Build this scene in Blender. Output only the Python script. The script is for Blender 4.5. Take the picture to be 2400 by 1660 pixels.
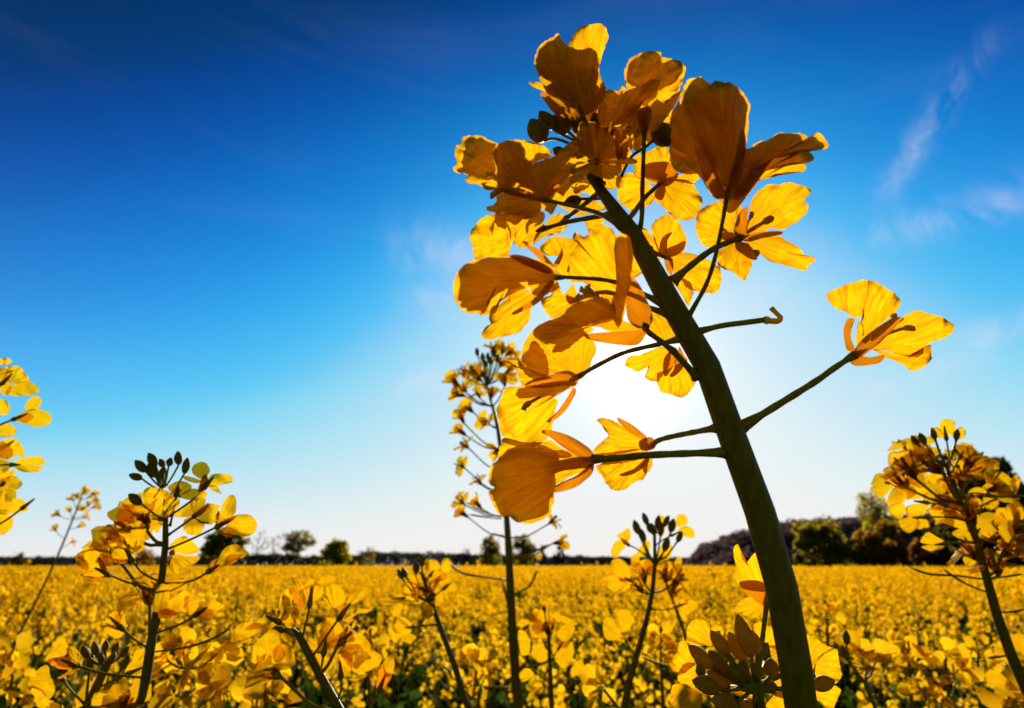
import bpy, math, random
import numpy as np
from mathutils import Vector, Matrix, noise as mnoise

for o in list(bpy.data.objects):
    bpy.data.objects.remove(o, do_unlink=True)
scene = bpy.context.scene
COL = scene.collection
R = math.radians

# ------------------------------------------------------------------ camera
CAM = Vector((0.0, 0.0, 1.30))
PITCH = R(17.9)
LENS = 23.0
F = 2400 * LENS / 36.0                      # focal length in photo pixels
FW = Vector((0, math.cos(PITCH), math.sin(PITCH)))
UP = Vector((0, -math.sin(PITCH), math.cos(PITCH)))
RT = Vector((1, 0, 0))
cd = bpy.data.cameras.new('camera')
cd.lens = LENS; cd.sensor_width = 36; cd.clip_start = 0.005; cd.clip_end = 6000
cd.dof.use_dof = True; cd.dof.focus_distance = 0.125; cd.dof.aperture_fstop = 34
cam = bpy.data.objects.new('camera', cd); COL.objects.link(cam)
cam.location = CAM; cam.rotation_euler = (R(90) + PITCH, 0, 0)
scene.camera = cam

# ------------------------------------------------------------------ light
SUNPX = (1490, 866)
SUN = (FW + RT * ((SUNPX[0] - 1200) / F) + UP * ((830 - SUNPX[1]) / F)).normalized()
SUN_EL = math.asin(SUN.z); SUN_AZ = math.atan2(SUN.x, SUN.y)
sl = bpy.data.lights.new('sun', 'SUN'); sl.energy = 5.0; sl.angle = R(0.5); sl.color = (1.0, 0.93, 0.80)
sun = bpy.data.objects.new('sun', sl); COL.objects.link(sun)
sun.rotation_euler = (-SUN).to_track_quat('-Z', 'Y').to_euler(); sun.location = (3, 10, 8)

world = bpy.data.worlds.new('World'); scene.world = world; world.use_nodes = True
wn = world.node_tree.nodes; wl = world.node_tree.links; wn.clear()
def wnode(t, **k):
    n = wn.new(t)
    for a, b in k.items(): setattr(n, a, b)
    return n
def wmath(op, a, b=None, clamp=False):
    n = wn.new('ShaderNodeMath'); n.operation = op; n.use_clamp = clamp
    for i, v in enumerate((a, b)):
        if v is None: continue
        if isinstance(v, (int, float)): n.inputs[i].default_value = v
        else: wl.new(v, n.inputs[i])
    return n.outputs[0]
def wmix(bt, fac, a, b):
    n = wn.new('ShaderNodeMix'); n.data_type = 'RGBA'; n.blend_type = bt
    for i, v in ((0, fac), (6, a), (7, b)):
        if isinstance(v, (int, float)): n.inputs[i].default_value = v
        elif isinstance(v, tuple): n.inputs[i].default_value = (*v, 1)
        else: wl.new(v, n.inputs[i])
    return n.outputs[2]
sky = wnode('ShaderNodeTexSky', sky_type='NISHITA', sun_disc=False, sun_elevation=SUN_EL, sun_rotation=SUN_AZ,
            altitude=100, air_density=0.8, dust_density=0.35, ozone_density=6.0)
geo = wnode('ShaderNodeTexCoord')
dotn = wnode('ShaderNodeVectorMath', operation='DOT_PRODUCT'); wl.new(geo.outputs['Generated'], dotn.inputs[0]); dotn.inputs[1].default_value = SUN
ang = wmath('MULTIPLY', wmath('ARCCOSINE', wmath('MINIMUM', dotn.outputs['Value'], 0.99999)), 57.2958)
# the film-like contrast of the photograph, as one tone curve per channel over the whole sky
sep = wnode('ShaderNodeSeparateColor'); wl.new(sky.outputs[0], sep.inputs[0])
comb = wnode('ShaderNodeCombineColor')
TONE = [[(0, 0), (.47, .001), (.85, .004), (1.33, .045), (1.77, .20), (2.4, .38), (3.1, .50), (3.9, .60), (5, .70), (8, .82)],
        [(0, 0), (.6, .012), (1.09, .040), (1.31, .080), (1.62, .175), (1.9, .26), (2.46, .43), (3.2, .60), (3.6, .68), (6.1, .82), (8, .88)],
        [(0, 0), (1.6, .05), (2.66, .16), (3.02, .31), (3.75, .58), (4.2, .70), (5.1, .86), (6.4, .92), (8, .92)]]
for i, tc in enumerate(TONE):
    fc = wnode('ShaderNodeFloatCurve'); cv = fc.mapping.curves[0]
    pl = [(x / 8, y) for x, y in tc]
    cv.points[0].location = pl[0]; cv.points[1].location = pl[-1]
    for q in pl[1:-1]: cv.points.new(*q)
    for q in cv.points: q.handle_type = 'AUTO_CLAMPED'
    fc.mapping.update()
    wl.new(wmath('MULTIPLY', sep.outputs[i], 1 / 8, True), fc.inputs['Value'])
    wl.new(fc.outputs[0], comb.inputs[i])
CLOUD = (8.35, 7.46, 7.26)
# thin high cirrus, drawn out in streaks
mp = wnode('ShaderNodeMapping'); wl.new(geo.outputs['Generated'], mp.inputs[0])
mp.inputs['Rotation'].default_value = (0.15, R(34), R(-12)); mp.inputs['Scale'].default_value = (1.3, 1.2, 7.5); mp.inputs['Location'].default_value = CLOUD
nz = wnode('ShaderNodeTexNoise'); wl.new(mp.outputs[0], nz.inputs['Vector'])
nz.inputs['Scale'].default_value = 1.6; nz.inputs['Detail'].default_value = 6; nz.inputs['Roughness'].default_value = 0.62; nz.inputs['Distortion'].default_value = 0.35
cr = wnode('ShaderNodeMapRange'); wl.new(nz.outputs[0], cr.inputs[0])
cr.inputs[1].default_value = 0.50; cr.inputs[2].default_value = 0.90; cr.inputs[3].default_value = 0.0; cr.inputs[4].default_value = 0.035
cover = cr.outputs[0]
nz2 = wnode('ShaderNodeTexNoise'); wl.new(geo.outputs['Generated'], nz2.inputs['Vector'])
nz2.inputs['Scale'].default_value = 9.0; nz2.inputs['Detail'].default_value = 7; nz2.inputs['Roughness'].default_value = 0.65; nz2.inputs['Distortion'].default_value = 1.2
cr2 = wnode('ShaderNodeMapRange'); wl.new(nz2.outputs[0], cr2.inputs[0]); cr2.inputs[1].default_value = 0.38; cr2.inputs[2].default_value = 0.72
def wdot(v):
    n = wnode('ShaderNodeVectorMath', operation='DOT_PRODUCT'); wl.new(geo.outputs['Generated'], n.inputs[0]); n.inputs[1].default_value = v
    return n.outputs['Value']
def skydir(xd, yd):
    return (FW + RT * ((xd * 1.0403 - 1200) / F) + UP * ((830 - yd * 1.0403) / F)).normalized()
for (p, q, wd, op) in [((1985, 450), (2210, 110), .016, .42), ((1880, 565), (2420, 410), .022, .48), ((2080, 815), (2480, 660), .017, .75), ((1930, 890), (2260, 800), .012, .45), ((880, 560), (1090, 575), .04, .38), ((880, 690), (1060, 670), .022, .35), ((820, 880), (1060, 845), .018, .30), ((1600, 690), (1850, 660), .03, .35)]:
    A, B = skydir(*p), skydir(*q); nn = A.cross(B).normalized(); mm = (A + B).normalized(); tt = nn.cross(mm)
    L = (A - B).length / 2
    b1 = wmath('EXPONENT', wmath('MULTIPLY', wmath('POWER', wmath('DIVIDE', wdot(nn), wd), 2), -1))
    b2 = wmath('EXPONENT', wmath('MULTIPLY', wmath('POWER', wmath('DIVIDE', wdot(tt), L), 4), -1))
    b3 = wmath('GREATER_THAN', wdot(mm), 0.0)
    band = wmath('MULTIPLY', wmath('MULTIPLY', wmath('MULTIPLY', b1, b2), b3), wmath('MULTIPLY', cr2.outputs[0], op))
    cover = wmath('ADD', cover, band, True)
cl = wmix('MIX', cover, comb.outputs[0], (0.80, 0.80, 0.96))
# aureole of forward-scattered light round the sun
a1 = wmath('MULTIPLY', wmath('EXPONENT', wmath('MULTIPLY', ang, -1 / 1.25)), 6.0)
a2 = wmath('MULTIPLY', wmath('EXPONENT', wmath('MULTIPLY', ang, -1 / 6.5)), 0.19)
auc = wmix('MULTIPLY', 1.0, (1.0, 0.94, 0.78), wmath('ADD', a1, a2))
tot = wmix('ADD', 1.0, cl, auc)
# warm haze low over the horizon
sxyz = wnode('ShaderNodeSeparateXYZ'); wl.new(geo.outputs['Generated'], sxyz.inputs[0])
hzf = wmath('MULTIPLY', wmath('EXPONENT', wmath('MULTIPLY', wmath('ABSOLUTE', sxyz.outputs['Z']), -10.0)), 0.72)
tot = wmix('MIX', hzf, tot, (0.95, 0.86, 0.78))
SK = 10 * 2 ** -1.0
tot = wmix('MULTIPLY', 1.0, tot, (SK, SK, SK))
bg = wnode('ShaderNodeBackground'); wl.new(tot, bg.inputs[0]); bg.inputs[1].default_value = 0.1
wo = wnode('ShaderNodeOutputWorld'); wl.new(bg.outputs[0], wo.inputs[0])

vs = scene.view_settings
vs.view_transform = 'Standard'; vs.look = 'None'; vs.gamma = 1.0; vs.use_curve_mapping = False; vs.exposure = 1.0
scene.render.engine = 'CYCLES'
cy = scene.cycles
cy.max_bounces = 7; cy.diffuse_bounces = 4; cy.glossy_bounces = 2; cy.transmission_bounces = 5
cy.transparent_max_bounces = 6; cy.use_denoising = True; cy.sample_clamp_indirect = 8; cy.caustics_reflective = False; cy.caustics_refractive = False

# ------------------------------------------------------------------ materials
def newmat(name):
    m = bpy.data.materials.new(name); m.use_nodes = True; m.node_tree.nodes.clear()
    return m, m.node_tree.nodes, m.node_tree.links
def ramp(n, l, src, stops):
    r = n.new('ShaderNodeValToRGB'); l.new(src, r.inputs[0])
    e = r.color_ramp.elements
    while len(e) < len(stops): e.new(0.5)
    for el, (p, c) in zip(e, stops): el.position = p; el.color = (*c, 1)
    return r.outputs[0]
def petal_mat(name, c0, c1, trans, gloss=0.05, vein=True, scale=1.0, bump=0.75, clear=0.12, refl=0.45):
    m, n, l = newmat(name)
    if vein:
        uv = n.new('ShaderNodeUVMap')
        mp = n.new('ShaderNodeMapping'); l.new(uv.outputs[0], mp.inputs[0]); mp.inputs['Scale'].default_value = (34, 2.2, 1)
        vz = n.new('ShaderNodeTexNoise'); l.new(mp.outputs[0], vz.inputs[0]); vz.inputs['Scale'].default_value = 1.0; vz.inputs['Detail'].default_value = 4; vz.inputs['Distortion'].default_value = 0.6
        fac = vz.outputs[0]
    else:
        g = n.new('ShaderNodeNewGeometry')
        vz = n.new('ShaderNodeTexNoise'); l.new(g.outputs['Position'], vz.inputs[0]); vz.inputs['Scale'].default_value = 60 * scale; vz.inputs['Detail'].default_value = 2
        fac = vz.outputs[0]
    oi = n.new('ShaderNodeObjectInfo')
    if vein:
        mp2 = n.new('ShaderNodeMapping'); l.new(uv.outputs[0], mp2.inputs[0]); mp2.inputs['Scale'].default_value = (95, 3.5, 1)
        vz2 = n.new('ShaderNodeTexNoise'); l.new(mp2.outputs[0], vz2.inputs[0]); vz2.inputs['Scale'].default_value = 1.0; vz2.inputs['Detail'].default_value = 3; vz2.inputs['Distortion'].default_value = 0.9
        av = n.new('ShaderNodeMath'); av.operation = 'MULTIPLY_ADD'; l.new(vz2.outputs[0], av.inputs[0]); av.inputs[1].default_value = 0.45
        sc_ = n.new('ShaderNodeMath'); sc_.operation = 'MULTIPLY'; l.new(fac, sc_.inputs[0]); sc_.inputs[1].default_value = 0.55
        l.new(sc_.outputs[0], av.inputs[2]); fac = av.outputs[0]
    col = ramp(n, l, fac, [(0.33, c0), (0.62, c1)])
    hv = n.new('ShaderNodeHueSaturation'); l.new(col, hv.inputs['Color'])
    mr = n.new('ShaderNodeMapRange'); l.new(oi.outputs['Random'], mr.inputs[0]); mr.inputs[3].default_value = 0.86; mr.inputs[4].default_value = 1.06
    l.new(mr.outputs[0], hv.inputs['Value'])
    bp = n.new('ShaderNodeBump'); l.new(fac, bp.inputs['Height']); bp.inputs['Strength'].default_value = bump; bp.inputs['Distance'].default_value = 0.0006 if vein else 0.002
    dk = n.new('ShaderNodeMix'); dk.data_type = 'RGBA'; dk.blend_type = 'MULTIPLY'; dk.inputs[0].default_value = 1; l.new(hv.outputs[0], dk.inputs[6]); dk.inputs[7].default_value = (refl, refl * .8, refl * .5, 1)
    d = n.new('ShaderNodeBsdfDiffuse'); l.new(dk.outputs[2], d.inputs[0]); l.new(bp.outputs[0], d.inputs['Normal'])
    t = n.new('ShaderNodeBsdfTranslucent'); l.new(hv.outputs[0], t.inputs[0]); l.new(bp.outputs[0], t.inputs['Normal'])
    mx = n.new('ShaderNodeMixShader'); mx.inputs[0].default_value = trans; l.new(d.outputs[0], mx.inputs[1]); l.new(t.outputs[0], mx.inputs[2])
    tp = n.new('ShaderNodeBsdfTransparent'); tp.inputs[0].default_value = (1.0, 0.62, 0.01, 1)
    m0 = n.new('ShaderNodeMixShader'); m0.inputs[0].default_value = clear; l.new(mx.outputs[0], m0.inputs[1]); l.new(tp.outputs[0], m0.inputs[2]); mx = m0
    gl = n.new('ShaderNodeBsdfGlossy'); gl.inputs['Roughness'].default_value = 0.5; gl.inputs[0].default_value = (1, .8, .3, 1)
    l.new(bp.outputs[0], gl.inputs['Normal'])
    lw = n.new('ShaderNodeFresnel'); lw.inputs[0].default_value = 1.35
    ml = n.new('ShaderNodeMath'); ml.operation = 'MULTIPLY'; l.new(lw.outputs[0], ml.inputs[0]); ml.inputs[1].default_value = gloss
    m2 = n.new('ShaderNodeMixShader'); l.new(ml.outputs[0], m2.inputs[0]); l.new(mx.outputs[0], m2.inputs[1]); l.new(gl.outputs[0], m2.inputs[2])
    o = n.new('ShaderNodeOutputMaterial'); l.new(m2.outputs[0], o.inputs[0])
    return m
def solid_mat(name, c0, c1, scale, rough=0.5, spec=0.4, stretch=None, bump=0.2, bdist=0.001, trans=0.0):
    m, n, l = newmat(name)
    g = n.new('ShaderNodeTexCoord')
    src = g.outputs['Object']
    if stretch:
        mp = n.new('ShaderNodeMapping'); l.new(src, mp.inputs[0]); mp.inputs['Scale'].default_value = stretch; src = mp.outputs[0]
    z = n.new('ShaderNodeTexNoise'); l.new(src, z.inputs[0]); z.inputs['Scale'].default_value = scale; z.inputs['Detail'].default_value = 5
    col = ramp(n, l, z.outputs[0], [(0.32, c0), (0.68, c1)])
    p = n.new('ShaderNodeBsdfPrincipled'); l.new(col, p.inputs['Base Color']); p.inputs['Roughness'].default_value = rough
    p.inputs['Specular IOR Level'].default_value = spec; p.inputs['Specular Tint'].default_value = (1.0, 0.72, 0.2, 1)
    bp = n.new('ShaderNodeBump'); l.new(z.outputs[0], bp.inputs['Height']); bp.inputs['Strength'].default_value = bump; bp.inputs['Distance'].default_value = bdist
    l.new(bp.outputs[0], p.inputs['Normal'])
    sh = p.outputs[0]
    if trans > 0:
        t = n.new('ShaderNodeBsdfTranslucent'); l.new(col, t.inputs[0])
        mx = n.new('ShaderNodeMixShader'); mx.inputs[0].default_value = trans; l.new(sh, mx.inputs[1]); l.new(t.outputs[0], mx.inputs[2]); sh = mx.outputs[0]
    o = n.new('ShaderNodeOutputMaterial'); l.new(sh, o.inputs[0])
    return m
M_PETAL = petal_mat('petal_yellow', (0.51, 0.175, 0.001), (0.71, 0.37, 0.002), 0.80, gloss=0.05, clear=0.035, refl=0.22)
M_PETAL2 = petal_mat('petal_yellow_small', (0.58, 0.26, 0.001), (0.68, 0.40, 0.002), 0.74, gloss=0.03, clear=0.34, refl=0.6)
M_SEPAL = petal_mat('sepal_orange', (0.50, 0.13, 0.001), (0.60, 0.20, 0.002), 0.58, gloss=0.08, clear=0.03)
M_FIELD = petal_mat('field_blossom', (0.60, 0.28, 0.002), (0.72, 0.43, 0.004), 0.70, vein=False, bump=0.0, gloss=0.0, refl=0.7, clear=0.2)
M_STEM = solid_mat('stem_green', (0.130, 0.076, 0.003), (0.205, 0.120, 0.004), 1100, rough=0.5, spec=0.12, stretch=(1, 1, 0.05), bump=0.4, bdist=0.0003, trans=0.10)
M_STALK = solid_mat('stalk_green', (0.20, 0.135, 0.004), (0.30, 0.20, 0.007), 900, rough=0.6, spec=0.1, trans=0.25, bump=0.1, bdist=0.0002)
M_BUD = solid_mat('bud_green', (0.15, 0.095, 0.005), (0.27, 0.16, 0.007), 700, rough=0.6, spec=0.12, trans=0.25, bump=0.25, bdist=0.0003)
M_STAMEN = solid_mat('stamen_amber', (0.60, 0.26, 0.01), (0.78, 0.42, 0.01), 900, rough=0.6, spec=0.2, trans=0.3)
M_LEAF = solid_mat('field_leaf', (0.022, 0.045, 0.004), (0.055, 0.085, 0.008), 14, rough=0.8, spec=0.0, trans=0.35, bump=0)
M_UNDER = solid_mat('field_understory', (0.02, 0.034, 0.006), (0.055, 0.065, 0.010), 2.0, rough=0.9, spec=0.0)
M_SOIL = solid_mat('soil', (0.03, 0.03, 0.012), (0.06, 0.055, 0.02), 3.0, rough=0.95, spec=0.0, bdist=0.02)

# ------------------------------------------------------------------ helpers
def P(x, y, d):
    """point seen at photo pixel (x, y), d metres in front of the camera"""
    return CAM + (FW + RT * ((x - 1200) / F) + UP * ((830 - y) / F)) * d
TILE = {'T1': (1050, 40, 4.806), 'T2': (1500, 100, 4.806), 'T3': (1050, 350, 4.806), 'T4': (1500, 400, 4.806), 'T5': (1050, 600, 4.806),
        'T6': (1050, 900, 4.806), 'T7': (1500, 700, 4.806), 'T8': (1900, 600, 4.806), 'C': (1600, 600, 2.28), 'D': (1500, 1100, 2.564),
        'L': (0, 820, 1.9), 'M': (500, 1150, 3.13), 'N': (1000, 1100, 2.85), 'A': (160, 1030, 4.612), 'B': (40, 1330, 4.438), 'E': (520, 1320, 4.695), 'G': (1400, 1180, 3.325), 'Q': (2060, 960, 3.8), 'W': (0, 0, 1 / 1.0403), 'X': (0, 0, 1)}
def px(t, x, y):
    a, b, s = TILE[t]; return (a + x / s, b + y / s)
def pts(t, s):
    v = [tuple(float(q) for q in w.split(',')) for w in s.split()]
    return [px(t, *q) for q in v]
def catmull(p, n, closed):
    p = [np.array(q, float) for q in p]; m = len(p); out = []
    segs = m if closed else m - 1
    for i in range(segs):
        if closed: a, b, c, d = p[(i - 1) % m], p[i], p[(i + 1) % m], p[(i + 2) % m]
        else: a, b, c, d = p[max(i - 1, 0)], p[i], p[i + 1], p[min(i + 2, m - 1)]
        for k in range(8):
            t = k / 8
            out.append(0.5 * ((2 * b) + (c - a) * t + (2 * a - 5 * b + 4 * c - d) * t * t + (3 * b - a - 3 * c + d) * t ** 3))
    out.append(p[0] if closed else p[-1])
    out = np.array(out)
    L = np.concatenate([[0], np.cumsum(np.linalg.norm(np.diff(out, axis=0), axis=1))])
    u = np.linspace(0, L[-1], n + 1 if closed else n)
    r = np.stack([np.interp(u, L, out[:, k]) for k in range(out.shape[1])], axis=1)
    return r[:-1] if closed else r
def mesh_obj(name, verts, faces, mat, parent=None, origin=None, smooth=True, uv=None):
    me = bpy.data.meshes.new(name)
    if origin is not None: verts = [Vector(v) - origin for v in verts]
    me.from_pydata([tuple(v) for v in verts], [], faces)
    if smooth: me.polygons.foreach_set('use_smooth', [True] * len(me.polygons))
    if uv is not None:
        ul = me.uv_layers.new(name='UVMap')
        li = np.empty(len(me.loops), np.int32); me.loops.foreach_get('vertex_index', li)
        ul.data.foreach_set('uv', np.array(uv, np.float32)[li].ravel())
    for mm in (mat if isinstance(mat, (list, tuple)) else [mat]): me.materials.append(mm)
    return link(name, me, parent, origin)
def wloc(o):
    v = Vector(o.location)
    while o.parent is not None:
        o = o.parent; v = v + Vector(o.location)
    return v
def link(name, me, parent=None, origin=None):
    o = bpy.data.objects.new(name, me); COL.objects.link(o)
    if parent is not None:
        o.parent = parent
        if origin is not None: o.location = origin - wloc(parent)
    elif origin is not None: o.location = origin
    return o
def tag(o, label, cat, group=None):
    o['label'] = label; o['category'] = cat
    if group: o['group'] = group
def empty(name, loc):
    o = bpy.data.objects.new(name, None); COL.objects.link(o); o.location = loc; o.empty_display_size = 0.02
    return o
def tube(path, radii, n=10, caps=True):
    path = [Vector(p) for p in path]; V = []; Fc = []
    prev = None
    for i, p in enumerate(path):
        t = (path[min(i + 1, len(path) - 1)] - path[max(i - 1, 0)]).normalized()
        if prev is None:
            a = t.orthogonal().normalized()
        else:
            a = (prev - t * prev.dot(t)).normalized()
        prev = a; b = t.cross(a)
        for k in range(n):
            w = 2 * math.pi * k / n
            V.append(p + (a * math.cos(w) + b * math.sin(w)) * radii[i])
    for i in range(len(path) - 1):
        for k in range(n):
            k2 = (k + 1) % n
            Fc.append((i * n + k, i * n + k2, (i + 1) * n + k2, (i + 1) * n + k))
    if caps:
        Fc.append(tuple(range(n - 1, -1, -1))); Fc.append(tuple(range((len(path) - 1) * n, len(path) * n)))
    return V, Fc
def smooth_path(p, n=14):
    return [Vector(q) for q in catmull([tuple(v) for v in p], n, False)]

# petal traced as an outline, given its own depth, tilt, cup and ruffle
def sheet(outline, base, d0, dtip, bow=0.0, cup=0.0, ruf=0.0003, seed=0, edge=1.2, n=60):
    rng = random.Random(seed)
    o = catmull(outline, n, True)
    b = np.array(base, float)
    cen = o.mean(axis=0)
    ax = cen - b
    if np.linalg.norm(ax) < 1: ax = np.array([0.0, -1.0])
    ax /= np.linalg.norm(ax); lat = np.array([-ax[1], ax[0]])
    ext = max(((o - b) @ ax).max(), 1.0); hw = max(np.abs((o - cen) @ lat).max(), 1.0)
    # crinkled rim
    for i in range(n):
        s = ((o[i] - b) @ ax) / ext
        if s > 0.45:
            w = mnoise.noise(Vector((o[i][0] * 0.11, o[i][1] * 0.11, seed * 3.1))) + 0.6 * mnoise.noise(Vector((o[i][0] * 0.3, o[i][1] * 0.3, seed)))
            dd = o[i] - cen; o[i] = o[i] + dd / (np.linalg.norm(dd) + 1e-6) * w * edge * 1.6
    rings = [1.0, 0.96, 0.91, 0.85, 0.77, 0.67, 0.55, 0.42, 0.28, 0.14]
    V = []; UV = []; ph = rng.random() * 6
    def vert(q, k):
        s = ((q - b) @ ax) / ext; t = ((q - cen) @ lat) / hw
        sc = min(max(s, 0), 1.1)
        an = math.atan2((q - b) @ lat, (q - b) @ ax + ext * 0.12)
        r = ruf * (k ** 3) * max(sc, 0.15) * (math.sin(an * 11 + ph) + 0.7 * math.sin(an * 23 + ph * 2.3) + 1.4 * mnoise.noise(Vector((q[0] * 0.025, q[1] * 0.025, seed))))
        wr = ruf * 0.35 * math.sin(an * 31 + ph) * sc
        d = d0 + dtip * s + bow * math.sin(math.pi * min(max(s, 0), 1)) + cup * t * t + r + wr + ruf * 1.5 * mnoise.noise(Vector((q[0] * 0.012, q[1] * 0.012, seed + 9)))
        fold = abs(math.sin(an * 7 + ph + 2.2 * mnoise.noise(Vector((q[0] * 0.02, q[1] * 0.02, seed + 3)))))
        d += ruf * 1.3 * (fold ** 3) * min(max(s - 0.25, 0), 0.7)
        d += ruf * 1.1 * mnoise.noise(Vector((q[0] * 0.055, q[1] * 0.055, seed + 5))) * sc
        curl = max(0.0, mnoise.noise(Vector((q[0] * 0.018, q[1] * 0.018, seed + 21))) - 0.05)
        d -= curl * max(0.0, k - 0.80) * max(0.0, s - 0.4) * 0.045 * min(1.0, ruf / 0.0004)
        V.append(P(q[0], q[1], d)); UV.append((an / 2.4 + 0.5 + seed * 0.37, s))
    for k in rings:
        for i in range(n): vert(cen + (o[i] - cen) * k, k)
    vert(cen, 0.0)
    Fc = []
    for r in range(len(rings) - 1):
        for i in range(n):
            j = (i + 1) % n
            Fc.append((r * n + i, r * n + j, (r + 1) * n + j, (r + 1) * n + i))
    L = (len(rings) - 1) * n; c = len(V) - 1
    for i in range(n): Fc.append((L + i, L + (i + 1) % n, c))
    return V, Fc, UV

def bud_geo(base, tip, wid, n=12, seed=0):
    base = Vector(base); tip = Vector(tip); ax = tip - base; Ln = ax.length; ax.normalize()
    a = ax.orthogonal().normalized(); b = ax.cross(a); V = []; Fc = []
    prof = [(0, .25), (.06, .55), (.18, .82), (.36, 1.0), (.55, .98), (.72, .80), (.86, .52), (.95, .27), (1.0, .06)]
    rng = random.Random(seed); ph = rng.random() * 6
    for u, r in prof:
        for k in range(n):
            w = 2 * math.pi * k / n
            rr = wid * r * (1 + 0.10 * math.cos(4 * w + ph) * math.sin(math.pi * u) + 0.03 * math.sin(7 * w + ph))
            V.append(base + ax * Ln * u + (a * math.cos(w) + b * math.sin(w)) * rr)
    for i in range(len(prof) - 1):
        for k in range(n):
            k2 = (k + 1) % n
            Fc.append((i * n + k, i * n + k2, (i + 1) * n + k2, (i + 1) * n + k))
    Fc.append(tuple(range(n - 1, -1, -1))); Fc.append(tuple(range((len(prof) - 1) * n, len(prof) * n)))
    return V, Fc

# ------------------------------------------------------------------ the setting: ground
def grid_sheet(name, x0, x1, y0, y1, nx, ny, zf, mat):
    V = []; Fc = []
    for j in range(ny + 1):
        for i in range(nx + 1):
            x = x0 + (x1 - x0) * i / nx; y = y0 + (y1 - y0) * j / ny
            V.append((x, y, zf(x, y)))
    for j in range(ny):
        for i in range(nx):
            a = j * (nx + 1) + i
            Fc.append((a, a + 1, a + nx + 2, a + nx + 1))
    return mesh_obj(name, V, Fc, mat)
g = grid_sheet('field_ground', -3000, 3000, -60, 4000, 60, 60, lambda x, y: 0.0, M_SOIL)
g['kind'] = 'structure'
HZ = 1324.0
def far(xd, yd, dist):
    """point at display pixel (xd, yd) whose ground distance is dist"""
    x, y = xd * 1.0403, yd * 1.0403
    v = FW + RT * ((x - 1200) / F) + UP * ((830 - y) / F)
    return CAM + v * (dist / v.y)

# hill on the right, with its wood
def hill_top(x):   # world profile at y = 260
    return np.interp(x, [60, 66, 75, 87, 108, 130, 194, 420], [-1, 1.0, 6, 10.5, 15, 16.5, 19.5, 23])
V = []; Fc = []
xs = np.linspace(48, 620, 70); ys = np.linspace(215, 520, 16)
for y in ys:
    for x in xs:
        t = min(1, max(0, (y - 215) / 70)); t = t * t * (3 - 2 * t)
        V.append((x, y, -0.5 + (hill_top(x * 260 / max(y, 260)) + 0.5) * t))
nx = len(xs)
for j in range(len(ys) - 1):
    for i in range(nx - 1):
        a = j * nx + i; Fc.append((a, a + 1, a + nx + 1, a + nx))
M_HILL = solid_mat('hill_ground', (0.03, 0.03, 0.015), (0.055, 0.045, 0.022), 0.1, rough=1, spec=0)
h = mesh_obj('hill', V, Fc, M_HILL); h['kind'] = 'structure'

# ------------------------------------------------------------------ trees
rs = np.random.RandomState(7)
def leaf_quads(c, size, rs, flat=0.0):
    """one small quad per centre, random orientation -> verts (4n,3)"""
    n = len(c)
    a = rs.normal(size=(n, 3)); a /= np.linalg.norm(a, axis=1)[:, None]
    b = rs.normal(size=(n, 3)); b -= a * (a * b).sum(1)[:, None]; b /= np.linalg.norm(b, axis=1)[:, None]
    s = (np.broadcast_to(size, (n,)) * (0.6 + 0.8 * rs.rand(n)))[:, None]
    a = a * s; b = b * s * 0.7
    return np.stack([c - a, c + b * 0.9 - a * 0.1, c + a, c - b * 0.9 + a * 0.1], axis=1).reshape(-1, 3)
def quads_mesh(name, V, mats, midx=None, smooth=False):
    nq = len(V) // 4
    me = bpy.data.meshes.new(name)
    me.vertices.add(len(V)); me.vertices.foreach_set('co', V.astype(np.float32).ravel())
    me.loops.add(nq * 4); me.loops.foreach_set('vertex_index', np.arange(nq * 4, dtype=np.int32))
    me.polygons.add(nq); me.polygons.foreach_set('loop_start', np.arange(0, nq * 4, 4, dtype=np.int32))
    me.polygons.foreach_set('loop_total', np.full(nq, 4, np.int32))
    for m in mats: me.materials.append(m)
    if midx is not None: me.polygons.foreach_set('material_index', midx.astype(np.int32))
    me.update(calc_edges=True); me.validate()
    return me
def crown_mat(name, c0, c1, tr=0.3):
    return solid_mat(name, c0, c1, 0.8, rough=0.9, spec=0.0, trans=tr, bump=0)
M_OLIVE = crown_mat('crown_olive', (0.14, 0.115, 0.008), (0.24, 0.175, 0.014), 0.75)
M_DARK = crown_mat('crown_dark', (0.065, 0.052, 0.014), (0.12, 0.085, 0.018), 0.45)
M_GOLD = crown_mat('crown_gold', (0.24, 0.19, 0.008), (0.36, 0.27, 0.012), 0.75)
M_RUST = crown_mat('crown_rust', (0.22, 0.10, 0.010), (0.32, 0.15, 0.014), 0.75)
M_PINE = crown_mat('crown_conifer', (0.030, 0.032, 0.026), (0.055, 0.050, 0.034), 0.25)
M_BARK = solid_mat('bark', (0.035, 0.026, 0.016), (0.07, 0.05, 0.03), 6, rough=0.9, spec=0.1)
M_TWIG = solid_mat('bare_twig', (0.12, 0.085, 0.06), (0.18, 0.13, 0.09), 6, rough=0.9, spec=0.1)

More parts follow.
